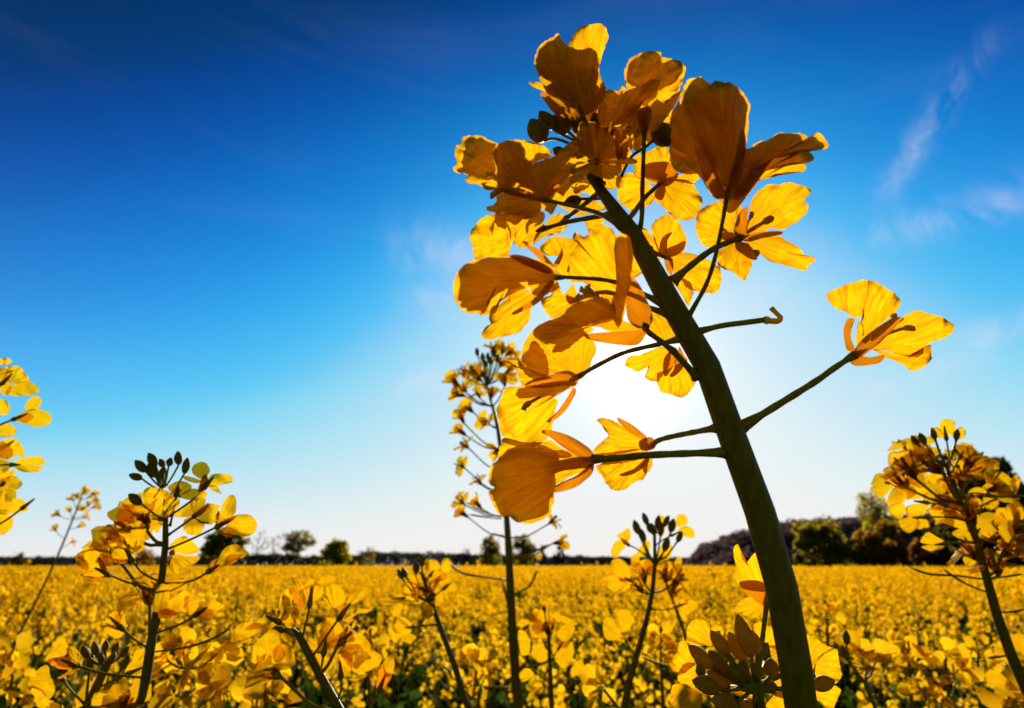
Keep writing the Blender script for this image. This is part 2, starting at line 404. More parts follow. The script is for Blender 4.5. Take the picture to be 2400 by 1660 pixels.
def branches(base, height, spread, rs, levels=3, r0=None, start=0.3, nmain=7):
    """list of (p, q, r0, r1) limbs"""
    out = []; r0 = r0 or height * 0.022
    top = base + np.array([rs.normal() * 0.03 * height, rs.normal() * 0.03 * height, height * 0.72])
    m = base + (top - base) * 0.5 + rs.normal(size=3) * 0.02 * height
    out += [(base, m, r0, r0 * 0.75), (m, top, r0 * 0.75, r0 * 0.25)]
    def grow(p, d, ln, r, lv):
        q = p + d * ln
        out.append((p, q, r, r * 0.45))
        if lv > 0:
            for _ in range(4 if lv > 1 else 5):
                nd = d + rs.normal(size=3) * 0.55; nd[2] += 0.15; nd /= np.linalg.norm(nd)
                t = 0.35 + 0.65 * rs.rand()
                grow(p + d * ln * t, nd, ln * (0.5 + 0.2 * rs.rand()), r * 0.5, lv - 1)
    for k in range(nmain):
        t = start + (1 - start) * (k + rs.rand()) / nmain
        p = base + (top - base) * t
        w = k * 2.4 + rs.rand()
        d = np.array([math.cos(w), math.sin(w), 0.55 + 0.9 * t]); d /= np.linalg.norm(d)
        grow(p, d, spread * (0.75 - 0.3 * t) * (0.8 + 0.4 * rs.rand()), r0 * 0.5 * (1.1 - 0.6 * t), levels - 1)
    return out
def limbs_geo(lim, n=5):
    V = []; Fc = []
    for p, q, a, b in lim:
        v, f = tube([Vector(p), Vector(q)], [a, b], n, caps=False)
        o = len(V); V += v; Fc += [tuple(i + o for i in t) for t in f]
    return V, Fc
def tree(name, label, xd, base_d, w_d, top_d, dist, mat, seed, nleaf=1800, shape='round', bare=False, leaf=None, low=0.25, airy=False, cat='tree', group=None):
    rs = np.random.RandomState(seed)
    b = far(xd, 1275, dist); base = np.array([b.x, b.y, 0.0])
    H = far(xd, top_d, dist).z; Wd = (far(xd + w_d / 2, 1275, dist) - far(xd - w_d / 2, 1275, dist)).length
    root = empty(name, base)
    lim = branches(base, H * (1.25 if bare else 1.05), Wd * 0.5, rs, levels=4 if bare else 3, start=0.25, nmain=9 if bare else 7)
    V, Fc = limbs_geo(lim, 4)
    tr = mesh_obj('trunk', V, Fc, M_TWIG if bare else M_BARK, root, Vector(base))
    if not bare:
        zl = H * low; cz = (H + zl) / 2; rz = (H - zl) / 2; rx = Wd / 2
        C = []
        ncl = 46
        for k in range(ncl):
            while True:
                u = rs.uniform(-1, 1, 3)
                if shape == 'round' and (u ** 2).sum() < 1: break
                if shape == 'square' and (np.abs(u) ** 5).sum() < 1: break
                if shape == 'cone' and math.hypot(u[0], u[1]) < 0.08 + 0.92 * (1 - u[2]) / 2: break
            cs = (0.16 + 0.14 * rs.rand()) * (1.0 if shape != 'cone' else 0.7)
            q = np.array([u[0] * rx * (1 - cs * 0.5), u[1] * rx * (1 - cs * 0.5), u[2] * rz * (1 - cs * 0.4)])
            m = max(10, int(nleaf / ncl * (0.6 + 0.8 * rs.rand())))
            g = rs.normal(size=(m, 3)); g *= (rs.rand(m) ** 0.4 / np.linalg.norm(g, axis=1))[:, None]
            C.append(base + np.array([0, 0, cz]) + q + g * np.array([rx, rx, rz * 0.9]) * cs * 1.25)
        C = np.concatenate(C)
        C[:, 2] = np.maximum(C[:, 2], 0.1)
        me = quads_mesh('crown', leaf_quads(C - base, leaf or max(0.08, Wd * (0.036 if airy else 0.050)), rs), [mat])
        link('crown', me, root)
    tag(root, label, cat, group)
    return root
G1 = 'trees along the far edge of the field'
tree('leafy_tree', 'olive-leaved tree at field edge, behind the left yellow plant\'s flowers', 500, 1275, 100, 1192, 150, M_OLIVE, 1, 2200, low=0.3, group=G1)
tree('bare_tree', 'left one of two pale leafless trees beside the round olive tree', 578, 1275, 60, 1206, 175, M_OLIVE, 2, bare=True, group=G1)
tree('bare_tree', 'right one of two pale leafless trees beside the round olive tree', 612, 1275, 50, 1208, 178, M_OLIVE, 12, bare=True, group=G1)
tree('round_tree', 'round airy olive tree on bare stems, tallest left of the sun', 667, 1275, 80, 1189, 150, M_OLIVE, 3, 1500, low=0.38, airy=True, group=G1)
tree('bushy_tree', 'yellow-green bushy tree between round tree and small dark tree', 757, 1275, 76, 1216, 140, M_GOLD, 4, 2000, low=0.1, group=G1)
tree('small_tree', 'small narrow dark green tree at the right end of the hedge', 833, 1275, 24, 1227, 130, M_OLIVE, 5, 900, low=0.08, group=G1)
tree('conifer', 'short dark conifer left of the tall green plant stem', 1050, 1275, 40, 1228, 150, M_PINE, 6, 1400, shape='cone', low=0.02, group=G1)
tree('leafy_tree', 'olive tree just left of the tall middle plant stem', 1107, 1275, 56, 1207, 140, M_OLIVE, 7, 1900, low=0.1, group=G1)
tree('leafy_tree', 'olive tree just right of the tall middle plant stem', 1178, 1275, 64, 1206, 140, M_OLIVE, 8, 1900, low=0.1, group=G1)
tree('conifer', 'pointed dark conifer right of the two olive trees', 1222, 1275, 34, 1218, 150, M_PINE, 9, 1300, shape='cone', low=0.02, group=G1)
tree('conifer', 'broad dark conifer farthest right in the middle tree group', 1260, 1275, 50, 1215, 145, M_PINE, 10, 1700, shape='cone', low=0.02, group=G1)
tree('block_tree', 'square-topped olive tree in front of the wooded hill', 1858, 1275, 112, 1172, 95, M_OLIVE, 20, 3600, shape='square', low=0.02, group=G1)
tree('rust_bush', 'rust-brown bush right of the square-topped tree', 1990, 1275, 130, 1180, 90, M_RUST, 21, 3200, low=0.0, group=G1)
tree('rust_bush', 'rust-brown bush half hidden behind the right yellow plant', 2110, 1275, 130, 1195, 90, M_RUST, 22, 2800, low=0.0, group=G1)
tree('yellow_tree', 'sunlit yellow-green tree left of the right yellow plant', 1992, 1275, 100, 1098, 110, M_GOLD, 23, 2000, low=0.3, airy=True, group=G1)
tree('dark_tree', 'tall dark tree behind the right yellow plant at the frame edge', 2250, 1275, 210, 995, 75, M_DARK, 24, 5200, low=0.12, group=G1)
tree('dark_bush', 'dark bush under the tall tree at the right edge', 2215, 1275, 220, 1150, 82, M_DARK, 25, 3200, low=0.0, group=G1)
tree('dark_bush', 'low dark bush on the horizon at the far left', 34, 1275, 40, 1243, 190, M_DARK, 26, 900, low=0.0, group=G1)
tree('bare_bush', 'brownish bush on the horizon left of the left yellow plant\'s stem', 322, 1275, 50, 1236, 180, M_RUST, 27, 900, low=0.0, group=G1)
# clipped hedge under the left trees
def foliage_band(x0, x1, top0, top1, dist, depth, n, size, rs, prof=None):
    a = far(x0, 1275, dist); b = far(x1, 1275, dist)
    u = rs.rand(n); x = a.x + (b.x - a.x) * u; y = dist + depth * rs.rand(n)
    hh = np.array([far(x0 + (x1 - x0) * t, (top0 + (top1 - top0) * t) if prof is None else np.interp(x0 + (x1 - x0) * t, prof[0], prof[1]), dist).z for t in u])
    bump = np.array([0.88 + 0.22 * mnoise.noise(Vector((q * 0.35, 3.1, dist))) + 0.12 * mnoise.noise(Vector((q * 1.3, 7.7, dist))) for q in x])
    z = hh * bump * rs.rand(n) ** 0.6
    return leaf_quads(np.stack([x, y, z], 1), size, rs)
hv = foliage_band(440, 815, 1243, 1248, 155, 4, 9000, 0.28, rs)
hd = link('hedge', quads_mesh('hedge', hv, [M_DARK])); tag(hd, 'long dark brown hedge below the bare and round trees', 'hedge')
wv = np.concatenate([
    foliage_band(-1200, 470, 1249, 1253, 320, 30, 34000, 0.55, rs),
    foliage_band(800, 1330, 1238, 1252, 330, 30, 14000, 0.55, rs),
    foliage_band(1290, 1600, 1250, 1256, 380, 30, 9000, 0.6, rs)])
fw = link('far_wood', quads_mesh('far_wood', wv, [M_PINE])); fw['kind'] = 'stuff'; fw['label'] = 'distant dark wood along the horizon'
# wood on the hill
hx = []; 
n = 70000
x = rs.uniform(54, 330, n); y = rs.uniform(222, 300, n)
t = np.clip((y - 215) / 70, 0, 1); t = t * t * (3 - 2 * t)
gz = -0.5 + (hill_top(x * 260 / np.maximum(y, 260)) + 0.5) * t
tall = np.array([3.6 + 2.0 * mnoise.noise(Vector((a * 0.16, b * 0.16, 0))) + 1.3 * mnoise.noise(Vector((a * 0.5, b * 0.5, 4))) for a, b in zip(x, y)])
tall *= np.clip((x * 260 / np.maximum(y, 260) - 62) / 10, 0.0, 1); tall += 0.3
z = gz + tall * rs.rand(n) ** 0.5
M_HWOOD = crown_mat('hill_wood_brown', (0.085, 0.048, 0.044), (0.14, 0.080, 0.066), 0.4)
hw_ = link('hill_wood', quads_mesh('hill_wood', leaf_quads(np.stack([x, y, z], 1), 0.62, rs), [M_HWOOD])); hw_['kind'] = 'stuff'; hw_['label'] = 'brown bare wood covering the hill on the right'

# ------------------------------------------------------------------ the rapeseed field beyond the countable plants
def canopy(x, y):
    return 1.11 + 0.03 * np.sin(x * 0.31 + y * 0.17) * np.sin(y * 0.23 - x * 0.11) + 0.055 * np.sin(x * 0.9 + 1.3 * np.sin(y * 0.37)) * np.cos(y * 0.7 + x * 0.2) + 0.02 * np.sin(x * 2.3 + y * 1.9)
FV = []; FM = []
def wedge(n, r0, r1, rs, half=62):
    r = np.sqrt(rs.uniform(r0 * r0, r1 * r1, n)); a = R(1) * rs.uniform(-half, half, n)
    return np.stack([r * np.sin(a), r * np.cos(a)], 1)
def flower_crosses(c, size, rs):
    """four petals, one quad each, per centre"""
    n = len(c)
    ax = rs.normal(size=(n, 3)); ax[:, 2] = np.abs(ax[:, 2]) * 0.8; ax /= np.linalg.norm(ax, axis=1)[:, None]
    a = rs.normal(size=(n, 3)); a -= ax * (a * ax).sum(1)[:, None]; a /= np.linalg.norm(a, axis=1)[:, None]
    b = np.cross(ax, a); out = []
    for k in range(4):
        w = k * math.pi / 2
        d = a * math.cos(w) + b * math.sin(w); e = np.cross(ax, d)
        lift = ax * rs.uniform(0.1, 0.7, (n, 1))
        s = np.broadcast_to(size, (n,))[:, None]
        d2 = (d + lift)
        out.append(np.stack([c, c + s * (d2 * 0.7 + e * 0.42), c + s * d2 * 1.05, c + s * (d2 * 0.7 - e * 0.42)], axis=1))
    return np.concatenate(out, 0).reshape(-1, 3)
def heads(xy, nf, rs, zj=0.05, h=0.13, rad=0.032):
    z = canopy(xy[:, 0], xy[:, 1]) + rs.normal(size=len(xy)) * zj
    tall = rs.rand(len(xy)) > 0.975; z = z + tall * rs.uniform(0.05, 0.20, len(xy)) * np.minimum(1, 30 / np.hypot(xy[:, 0], xy[:, 1]))
    m = np.repeat(np.arange(len(xy)), nf); k = len(m); t = rs.rand(k)
    lean = rs.normal(size=(len(xy), 2)) * 0.12
    w = rs.uniform(0, 6.283, k); rr = rad * (0.25 + 0.75 * t) * (0.6 + 0.5 * rs.rand(k))
    c = np.stack([xy[m, 0] + rr * np.cos(w) - lean[m, 0] * h * t, xy[m, 1] + rr * np.sin(w) - lean[m, 1] * h * t, z[m] - h * t + 0.02 * rs.rand(k)], 1)
    return c, z
rs = np.random.RandomState(21)
xy = wedge(3500, 3.1, 8.5, rs); c, z = heads(xy, 18, rs); q = flower_crosses(c, 0.0130, rs); FV.append(q); FM.append(np.zeros(len(q) // 4))
# their stems
def stems(xy, z, rs, w=0.0022, ln=0.35):
    n = len(xy); a = rs.uniform(0, 3.14, n); dx = np.stack([np.cos(a), np.sin(a), np.zeros(n)], 1) * w
    top = np.stack([xy[:, 0], xy[:, 1], z], 1); bot = top - np.stack([rs.normal(size=n) * .02, rs.normal(size=n) * .02, np.full(n, ln)], 1)
    return np.stack([bot - dx, bot + dx, top + dx * .6, top - dx * .6], 1).reshape(-1, 3)
q = stems(xy, z, rs); FV.append(q); FM.append(np.ones(len(q) // 4))
xy = wedge(560, 0.7, 3.1, rs, 64); xy = xy[np.abs(np.arctan2(xy[:, 0], xy[:, 1])) > R(45)]     # beside the view
c, z = heads(xy, 16, rs); q = flower_crosses(c, 0.0125, rs); FV.append(q); FM.append(np.zeros(len(q) // 4))
q = stems(xy, z, rs, ln=0.9); FV.append(q); FM.append(np.ones(len(q) // 4))
xy = wedge(15000, 8.5, 22, rs); c, z = heads(xy, 11, rs, rad=0.04); q = leaf_quads(c, 0.021, rs); FV.append(q); FM.append(np.zeros(len(q) // 4))
xy = wedge(35000, 22, 60, rs); c, z = heads(xy, 6, rs, rad=0.06); q = leaf_quads(c, 0.032, rs); FV.append(q); FM.append(np.zeros(len(q) // 4))
xy = wedge(62000, 60, 165, rs); c, z = heads(xy, 3, rs, rad=0.1, zj=0.06); q = leaf_quads(c, 0.075, rs); FV.append(q); FM.append(np.zeros(len(q) // 4))
# leaves and pods below the blossom
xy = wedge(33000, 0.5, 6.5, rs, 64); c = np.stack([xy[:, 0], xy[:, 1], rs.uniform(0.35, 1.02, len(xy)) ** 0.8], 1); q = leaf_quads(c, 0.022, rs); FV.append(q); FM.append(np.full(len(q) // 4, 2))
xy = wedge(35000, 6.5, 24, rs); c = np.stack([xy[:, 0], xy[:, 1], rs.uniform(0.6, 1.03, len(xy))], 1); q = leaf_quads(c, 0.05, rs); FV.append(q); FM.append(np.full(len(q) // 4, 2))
# closed understorey far away, where no gap reaches the ground
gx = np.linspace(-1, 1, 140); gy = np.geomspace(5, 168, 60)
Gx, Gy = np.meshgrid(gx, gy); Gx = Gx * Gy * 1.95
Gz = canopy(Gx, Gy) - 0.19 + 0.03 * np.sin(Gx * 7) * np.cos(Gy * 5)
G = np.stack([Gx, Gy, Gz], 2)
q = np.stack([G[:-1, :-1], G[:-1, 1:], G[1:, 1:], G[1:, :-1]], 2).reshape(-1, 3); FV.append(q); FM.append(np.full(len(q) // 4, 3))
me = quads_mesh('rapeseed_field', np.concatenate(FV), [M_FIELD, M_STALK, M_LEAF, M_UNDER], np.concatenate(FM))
rf = link('rapeseed_field', me); rf['kind'] = 'stuff'; rf['label'] = 'mass of yellow rapeseed blossom stretching to the horizon'

# ------------------------------------------------------------------ library of blossom parts (local frame: z = flower axis)
def petal_lib(seed, open_deg, wid=1.0, ln=1.0, nv=9, nu=7):
    rng = random.Random(seed); V = []; Fc = []; UV = []
    L = 0.0115 * ln; x = 0.0006; z = 0.0; ph = rng.random() * 6; th1 = R(open_deg); pv = 0
    tw = rng.uniform(-.25, .25)
    for i in range(nv):
        v = i / (nv - 1)
        th = R(8) + (th1 - R(8)) * min(1, max(0, (v - 0.22) / 0.35)) ** 1.2 + R(rng.uniform(-10, 22)) * max(0, v - 0.75) * 2
        x += math.sin(th) * L * (v - pv); z += math.cos(th) * L * (v - pv); pv = v
        if v < 0.3: hw = 0.00055 + 0.0006 * v / 0.3
        else:
            s = (v - 0.3) / 0.7
            hw = 0.00115 + 0.0037 * wid * math.sin(min(1, s * 1.28) * math.pi / 2) ** 1.1
            if s > 0.72: hw *= math.sqrt(max(0.03, 1 - ((s - 0.72) / 0.29) ** 2))
        for k in range(nu):
            u = 2 * k / (nu - 1) - 1
            cup = -0.0012 * u * u * max(0, v - 0.2) * wid
            rf_ = 0.00045 * max(0, v - 0.4) * (math.sin(u * 5 + ph) + math.sin(u * 9 + v * 6 + ph))
            nx_, nz_ = math.cos(th), -math.sin(th)
            tipn = (1 + 0.06 * math.sin(u * 4 + ph)) if i == nv - 1 else 1
            V.append((x * tipn + nx_ * -(cup + rf_), u * hw + tw * 0.004 * v * v, z + nz_ * -(cup + rf_)))
            UV.append((0.5 + u * 0.35 + seed * 0.37, v))
    for i in range(nv - 1):
        for k in range(nu - 1):
            a = i * nu + k; Fc.append((a, a + 1, a + nu + 1, a + nu))
    return V, Fc, UV
def lib_mesh(name, geo, mat):
    V, Fc, UV = geo
    me = bpy.data.meshes.new(name); me.from_pydata([tuple(v) for v in V], [], Fc)
    me.polygons.foreach_set('use_smooth', [True] * len(me.polygons))
    if UV is not None:
        ul = me.uv_layers.new(name='UVMap'); li = np.empty(len(me.loops), np.int32); me.loops.foreach_get('vertex_index', li)
        ul.data.foreach_set('uv', np.array(UV, np.float32)[li].ravel())
    me.materials.append(mat); return me
OPEN = [lib_mesh('petal', petal_lib(i, 62 + 9 * i, 0.9 + 0.06 * (i % 3), 0.95 + 0.04 * (i % 2)), M_PETAL2) for i in range(6)]
HALF = [lib_mesh('petal', petal_lib(20 + i, 26 + 8 * i, 0.85 + 0.05 * i), M_PETAL2) for i in range(4)]
def sepal_lib(seed, deg):
    V = []; Fc = []; UV = []; L = 0.0065; x = 0.0011; z = 0.0; pv = 0; nv = 7; nu = 5
    for i in range(nv):
        v = i / (nv - 1); th = R(deg * (1.3 - v)); x += math.sin(th) * L * (v - pv); z += math.cos(th) * L * (v - pv); pv = v
        hw = 0.00125 * math.sin(math.pi * (0.12 + 0.85 * v)) ** 0.7
        for k in range(nu):
            u = 2 * k / (nu - 1) - 1
            c = 0.0006 * u * u
            V.append((x - math.cos(th) * c, u * hw, z + math.sin(th) * c)); UV.append((u * .3 + .5, v))
    for i in range(nv - 1):
        for k in range(nu - 1):
            a = i * nu + k; Fc.append((a, a + 1, a + nu + 1, a + nu))
    return V, Fc, UV
SEP = [lib_mesh('sepal', sepal_lib(i, 14 + 22 * i), M_SEPAL) for i in range(4)]
def heart_lib():
    path = [Vector((0, 0, -0.0008)), Vector((0, 0, 0.0006)), Vector((0, 0, 0.003)), Vector((0.0002, 0, 0.0062)), Vector((0.0003, 0, 0.0072)), Vector((0.0003, 0, 0.0078))]
    V, Fc = tube(path, [0.0007, 0.0013, 0.0007, 0.0006, 0.0008, 0.0004], 8); return V, Fc, None
HEART = lib_mesh('flower', heart_lib(), M_STALK)
def stamen_lib():
    path = [Vector((0.0009, 0, 0.0)), Vector((0.0016, 0, 0.003)), Vector((0.0022, 0, 0.006)), Vector((0.0024, 0, 0.0066)), Vector((0.0027, 0, 0.0078)), Vector((0.0029, 0, 0.0084))]
    V, Fc = tube(path, [0.00018, 0.00016, 0.00016, 0.00045, 0.00045, 0.0001], 6); return V, Fc, None
STAMEN = lib_mesh('stamen', stamen_lib(), M_STAMEN)
def lowflower(seed):
    """one blossom, low-poly: four petals joined at the heart"""
    rng = random.Random(seed); V = [(0, 0, -.001), (0, 0, .002)]; Fc = []
    for k in range(4):
        w = k * math.pi / 2 + rng.uniform(-.25, .25); th = R(rng.uniform(25, 85)); L = .0128 * rng.uniform(.85, 1.1); hw = .0054 * rng.uniform(.8, 1.15)
        ct, st = math.cos(th), math.sin(th); c, s = math.cos(w), math.sin(w)
        def q(u, v, lift=0):
            x = v * L * st + lift * ct; z = v * L * ct - lift * st + .001; y = u * hw
            return (x * c - y * s, x * s + y * c, z)
        b = len(V)
        cu = rng.uniform(.0005, .0016)
        V += [q(.25, .3), q(-.25, .3), q(1, .62, cu), q(0, .66, -.0006), q(-1, .62, cu), q(.75, .95, cu * .5), q(0, 1.02, rng.uniform(-.002, .002)), q(-.75, .95, cu * .5)]
        Fc += [(1, b, b + 1), (b, b + 2, b + 3), (b, b + 3, b + 1), (b + 1, b + 3, b + 4), (b + 2, b + 5, b + 6, b + 3), (b + 3, b + 6, b + 7, b + 4)]
    return V, Fc, None
LOW = [lib_mesh('flower', lowflower(i), M_FIELD) for i in range(8)]
def basis(axis, rng):
    z = Vector(axis).normalized(); x = z.orthogonal().normalized(); y = z.cross(x)
    w = rng.uniform(0, 6.283); x2 = x * math.cos(w) + y * math.sin(w); y2 = z.cross(x2)
    return Matrix((x2, y2, z)).transposed()
def blossom(plant, center, axis, rng, scale=1.0, half=False, stamens=True):
    fl = link('flower', HEART, plant, center)
    m = basis(axis, rng); fl.rotation_euler = m.to_euler(); fl.scale = (scale,) * 3
    for k in range(4):
        p = link('petal', rng.choice(HALF if half else OPEN), fl)
        p.rotation_euler = (0, 0, k * math.pi / 2 + rng.uniform(-.22, .22)); s = rng.uniform(.88, 1.12); p.scale = (s, s * rng.uniform(.85, 1.12), s)
    ns = 3 if not half else 4
    for k in range(ns):
        s = link('sepal', SEP[0] if half else rng.choice(SEP[:2]), fl); s.rotation_euler = (0, 0, (k + .5) * math.pi / 2 + rng.uniform(-.1, .1))
    if stamens and not half:
        for k in range(3):
            s = link('stamen', STAMEN, fl); s.rotation_euler = (0, 0, k * math.pi * 2 / 3 + rng.uniform(-.2, .2)); s.scale = (rng.uniform(.8, 1.5), 1, rng.uniform(.85, 1.05))
    return fl
def stalk(plant, a, b, r0, r1, sag=0.0, bend=None, name='flower_stalk'):
    a = Vector(a); b = Vector(b); m = (a + b) / 2 + Vector((0, 0, -sag * (b - a).length))
    if bend is not None: m = bend
    path = smooth_path([a, a.lerp(m, .55) if bend is None else a.lerp(m, .5), m, b], 9)
    rad = [r0 * 1.5] + [r0 + (r1 - r0) * i / 8 for i in range(1, 8)] + [r1 * 1.25]
    V, Fc = tube(path, rad, 7)
    return mesh_obj(name, V, Fc, M_STALK, plant, a)
def stem_obj(plant, path, radii, n=14, name='stem', mat=None):
    sp = smooth_path(path, 40)
    L = np.linspace(0, 1, len(radii)); rr = np.interp(np.linspace(0, 1, len(sp)), L, radii)
    V, Fc = tube(sp, list(rr), n)
    return mesh_obj(name, V, Fc, mat or M_STEM, plant, Vector(plant.location) if plant else None), sp

# ------------------------------------------------------------------ the big plant in front
sd = 0.100
stem_px = [('X', 1380, 408, .1), ('T3', 1760, 460, .1), ('T3', 1990, 830, .1), ('T4', 130, 1010, .1), ('T7', 380, 130, .1), ('T7', 720, 680, .1), ('T7', 1000, 1450, .0995), ('C', 330, 1150, .099), ('D', 760, 380, .0985), ('D', 890, 900, .098), ('D', 975, 1500, .0975)]
path = [P(*px(t, x, y), d) for t, x, y, d in stem_px]
end = path[-1]; dirn = (path[-1] - path[-2]).normalized()
path += [end + dirn * 0.05, end + dirn * 0.13 + Vector((0, .004, -.05)), Vector((end.x + .06, end.y + .02, 0.75)), Vector((end.x + .075, end.y + .025, 0.4)), Vector((end.x + .08, end.y + .03, 0.0))]
hero = empty('rapeseed_plant', path[-1])
tag(hero, 'huge dark-stemmed rapeseed plant leaning across the sun, nearest of all', 'rapeseed plant', 'rapeseed plants standing above the field')
plen = [0]
for a, b in zip(path[:-1], path[1:]): plen.append(plen[-1] + (b - a).length)
rpx = [9, 13, 19, 25, 27, 29, 32, 33, 35, 36, 36.5]
radm = [r * d[3] / F for r, d in zip(rpx, stem_px)] + [0.0026, 0.003, 0.0034, 0.0042, 0.0048]
sp = smooth_path(path, 120)
spl = [0]
for a, b in zip(sp[:-1], sp[1:]): spl.append(spl[-1] + (b - a).length)
rr = np.interp(np.array(spl) / spl[-1], np.array(plen) / plen[-1], radm)
V, Fc = tube(sp, list(rr), 36)
for i, v in enumerate(V):     # lengthwise ribs and small unevenness
    k = i % 36; j = i // 36; c_ = sp[j]
    V[i] = c_ + (v - c_) * (1 + 0.022 * math.sin(k / 36 * 2 * math.pi * 9) + 0.03 * mnoise.noise(Vector((k * .25, j * .35, 2.0))) + 0.015 * mnoise.noise(Vector((k * .9, j * 1.2, 7.0))))
mesh_obj('stem', V, Fc, M_STEM, hero, Vector(hero.location))

SEED = [100]
def hflower(center, d, stalk_px, petals, sepals=(), r=(5.0, 3.6), stamens=(), node=8, shade_petals=()):
    """center=(tile,x,y); stalk_px=[(tile,x,y,d)] from flower to stem; petals=[(tile,outline,dz_base,dz_tip,bow,cup,ruf)] in mm"""
    cpx = px(*center); c = P(*cpx, d)
    fl = link('flower', None, hero, c) if False else None
    # receptacle + pistil as the flower's own mesh
    pp = [P(*px(t, x, y), dd) for t, x, y, dd in stalk_px]
    path = smooth_path([c] + pp, 22)
    n = len(path)
    rad = [1.3 * (r[1] + (r[0] - r[1]) * i / (n - 1)) * (1 + .06 * math.sin(i * 1.7 + d * 900)) * d / F for i in range(n)]
    rad[-1] *= 2.0; rad[-2] *= 1.6; rad[-3] *= 1.3; rad[-4] *= 1.12; rad[0] *= 1.5; rad[1] *= 1.3
    V, Fc = tube(path, rad, 12)
    mesh_obj('flower_stalk', V, Fc, M_STALK, hero, c)
    ax = (c - path[2]).normalized(); rn = node * d / F
    V, Fc = tube([c - ax * rn * .9, c - ax * rn * .4, c + ax * rn * .4, c + ax * rn * 1.2, c + ax * rn * 1.7, c + ax * rn * 2.2, c + ax * rn * 2.4], [rn * .45, rn * .8, rn * .9, rn * .6, rn * .45, rn * .3, rn * .1], 10)
    fl = mesh_obj('flower', V, Fc, M_STALK, hero, c)
    for i, (t, o, b0, b1, bow, cup, ruf) in enumerate(petals):
        SEED[0] += 1
        V, Fc, UV = sheet(pts(t, o), cpx, d + b0 * .001, b1 * .001, bow * .001, cup * .001, ruf * .001, SEED[0], edge=2.0, n=84)
        mesh_obj('petal', V, Fc, M_PETAL, fl, c, uv=UV)
    for nb, i in enumerate(shade_petals):     # added copies of front petals, set behind them sunward to shade them
        off = .0055 + .0045 * list(shade_petals[:nb]).count(i)
        t, o, b0, b1, bow, cup, ruf = petals[i]; SEED[0] += 1
        q = np.array(pts(t, o)); d1 = d + b0 * .001; k = 1 - d1 / (d1 + off)
        q = q + (np.array(SUNPX) - q) * k; cn = q.mean(axis=0); q = cn + (q - cn) * 0.93
        V, Fc, UV = sheet(list(q), cpx, d1 + off, b1 * .001, bow * .001, cup * .001, ruf * .001, SEED[0])
        mesh_obj('petal', V, Fc, M_PETAL, fl, c, uv=UV)
    for i, (t, o, b0, b1, bow, cup) in enumerate(sepals):
        SEED[0] += 1
        V, Fc, UV = sheet(pts(t, o), cpx, d + b0 * .001, b1 * .001, bow * .001, cup * .001, 0.00006, SEED[0], edge=0.15, n=44)
        mesh_obj('sepal', V, Fc, M_SEPAL, fl, c, uv=UV)
    for s in stamens:
        t, o, rp, dd = s
        q = smooth_path([P(x, y, d + dd * .001) for x, y in pts(t, o)], 12)
        rd = [rp * d / F] * 8 + [rp * 1.9 * d / F] * 3 + [rp * .5 * d / F]
        V, Fc = tube(q, rd, 8); mesh_obj('stamen', V, Fc, M_STAMEN, fl, c)
    return fl
def hbud(base, tip, w, d, stalk_px, dt=0.0, mat=None, plant=None, r=3.5):
    b = P(*px(*base), d); t = P(*px(*tip), d + dt)
    V, Fc = bud_geo(b, t, w * d / F, 14, SEED[0]); SEED[0] += 1
    pl = plant or hero
    mesh_obj('bud', V, Fc, mat or M_BUD, pl, b)
    path = smooth_path([b] + [P(*px(tt, x, y), dd) for tt, x, y, dd in stalk_px], 12)
    V, Fc = tube(path, [r * d / F] * 11 + [r * 1.4 * d / F], 8); mesh_obj('flower_stalk', V, Fc, M_STALK, pl, b)

# F1 top flower, dark bowl with a lit petal behind
hflower(('T1', 1500, 1060), .094, [('T1', 1600, 1350, .097), ('T1', 1640, 1700, .1)], [
    ('T1', '1245,190 1190,220 1060,300 1000,385 975,500 1000,620 1050,730 1130,800 1250,900 1400,980 1560,960 1640,820 1660,700 1700,540 1690,420 1600,345 1500,370 1380,340 1290,270', -2, -3, -2.5, 3.5, .35),
    ('T1', '1350,330 1420,190 1520,100 1680,75 1760,110 1810,200 1790,280 1740,420 1700,560 1650,700 1560,820 1480,640 1390,450', 1.5, 4, 1, -2, .5),
    ('T1', '915,735 1000,735 1090,760 1200,830 1380,1000 1200,900 1060,830 960,790', 0, 2, 0, .5, .2),
    ('T1', '1690,560 1720,680 1780,790 1760,900 1700,1000 1600,1080 1560,950 1620,800', 0, 2, 0, 1, .3)],
    [('T1', '1040,870 1090,850 1180,930 1330,1060 1400,1120 1300,1130 1200,1090 1110,980', -1, 0, -1, 1), ('T1', '1370,920 1430,910 1460,1050 1500,1150 1420,1160 1380,1080', -2, -1, -1, 1)], shade_petals=(0, 0))
# F2 ruffled flower
hflower(('T1', 1900, 1200), .097, [('T1', 1800, 1420, .098), ('T3', 1690, 330, .1)], [
    ('T2', '-170,420 -170,300 -110,180 0,120 100,90 190,105 240,110 250,165 420,195 510,280 490,400 470,470 400,545 240,540 160,620 60,620 -60,540 -150,500', 0, 1.5, -1.5, 2, 1.3),
    ('T1', '1990,830 2150,780 2307,700 2400,720 2300,880 2180,980 2050,1150 1960,1240 1850,1260 1840,1150 1900,1000 1950,900', -2, -1, 0, 1, .3),
    ('T1', '1700,1000 1790,820 1930,835 1960,780 2010,840 1950,940 1880,1050 1830,1200 1750,1250 1690,1150', 1, 2, 0, 1, .5)],
    [('T1', '1960,1220 2060,1050 2200,960 2120,1080 2020,1200', -1, -1, 0, .5)], shade_petals=(0, 1, 2))
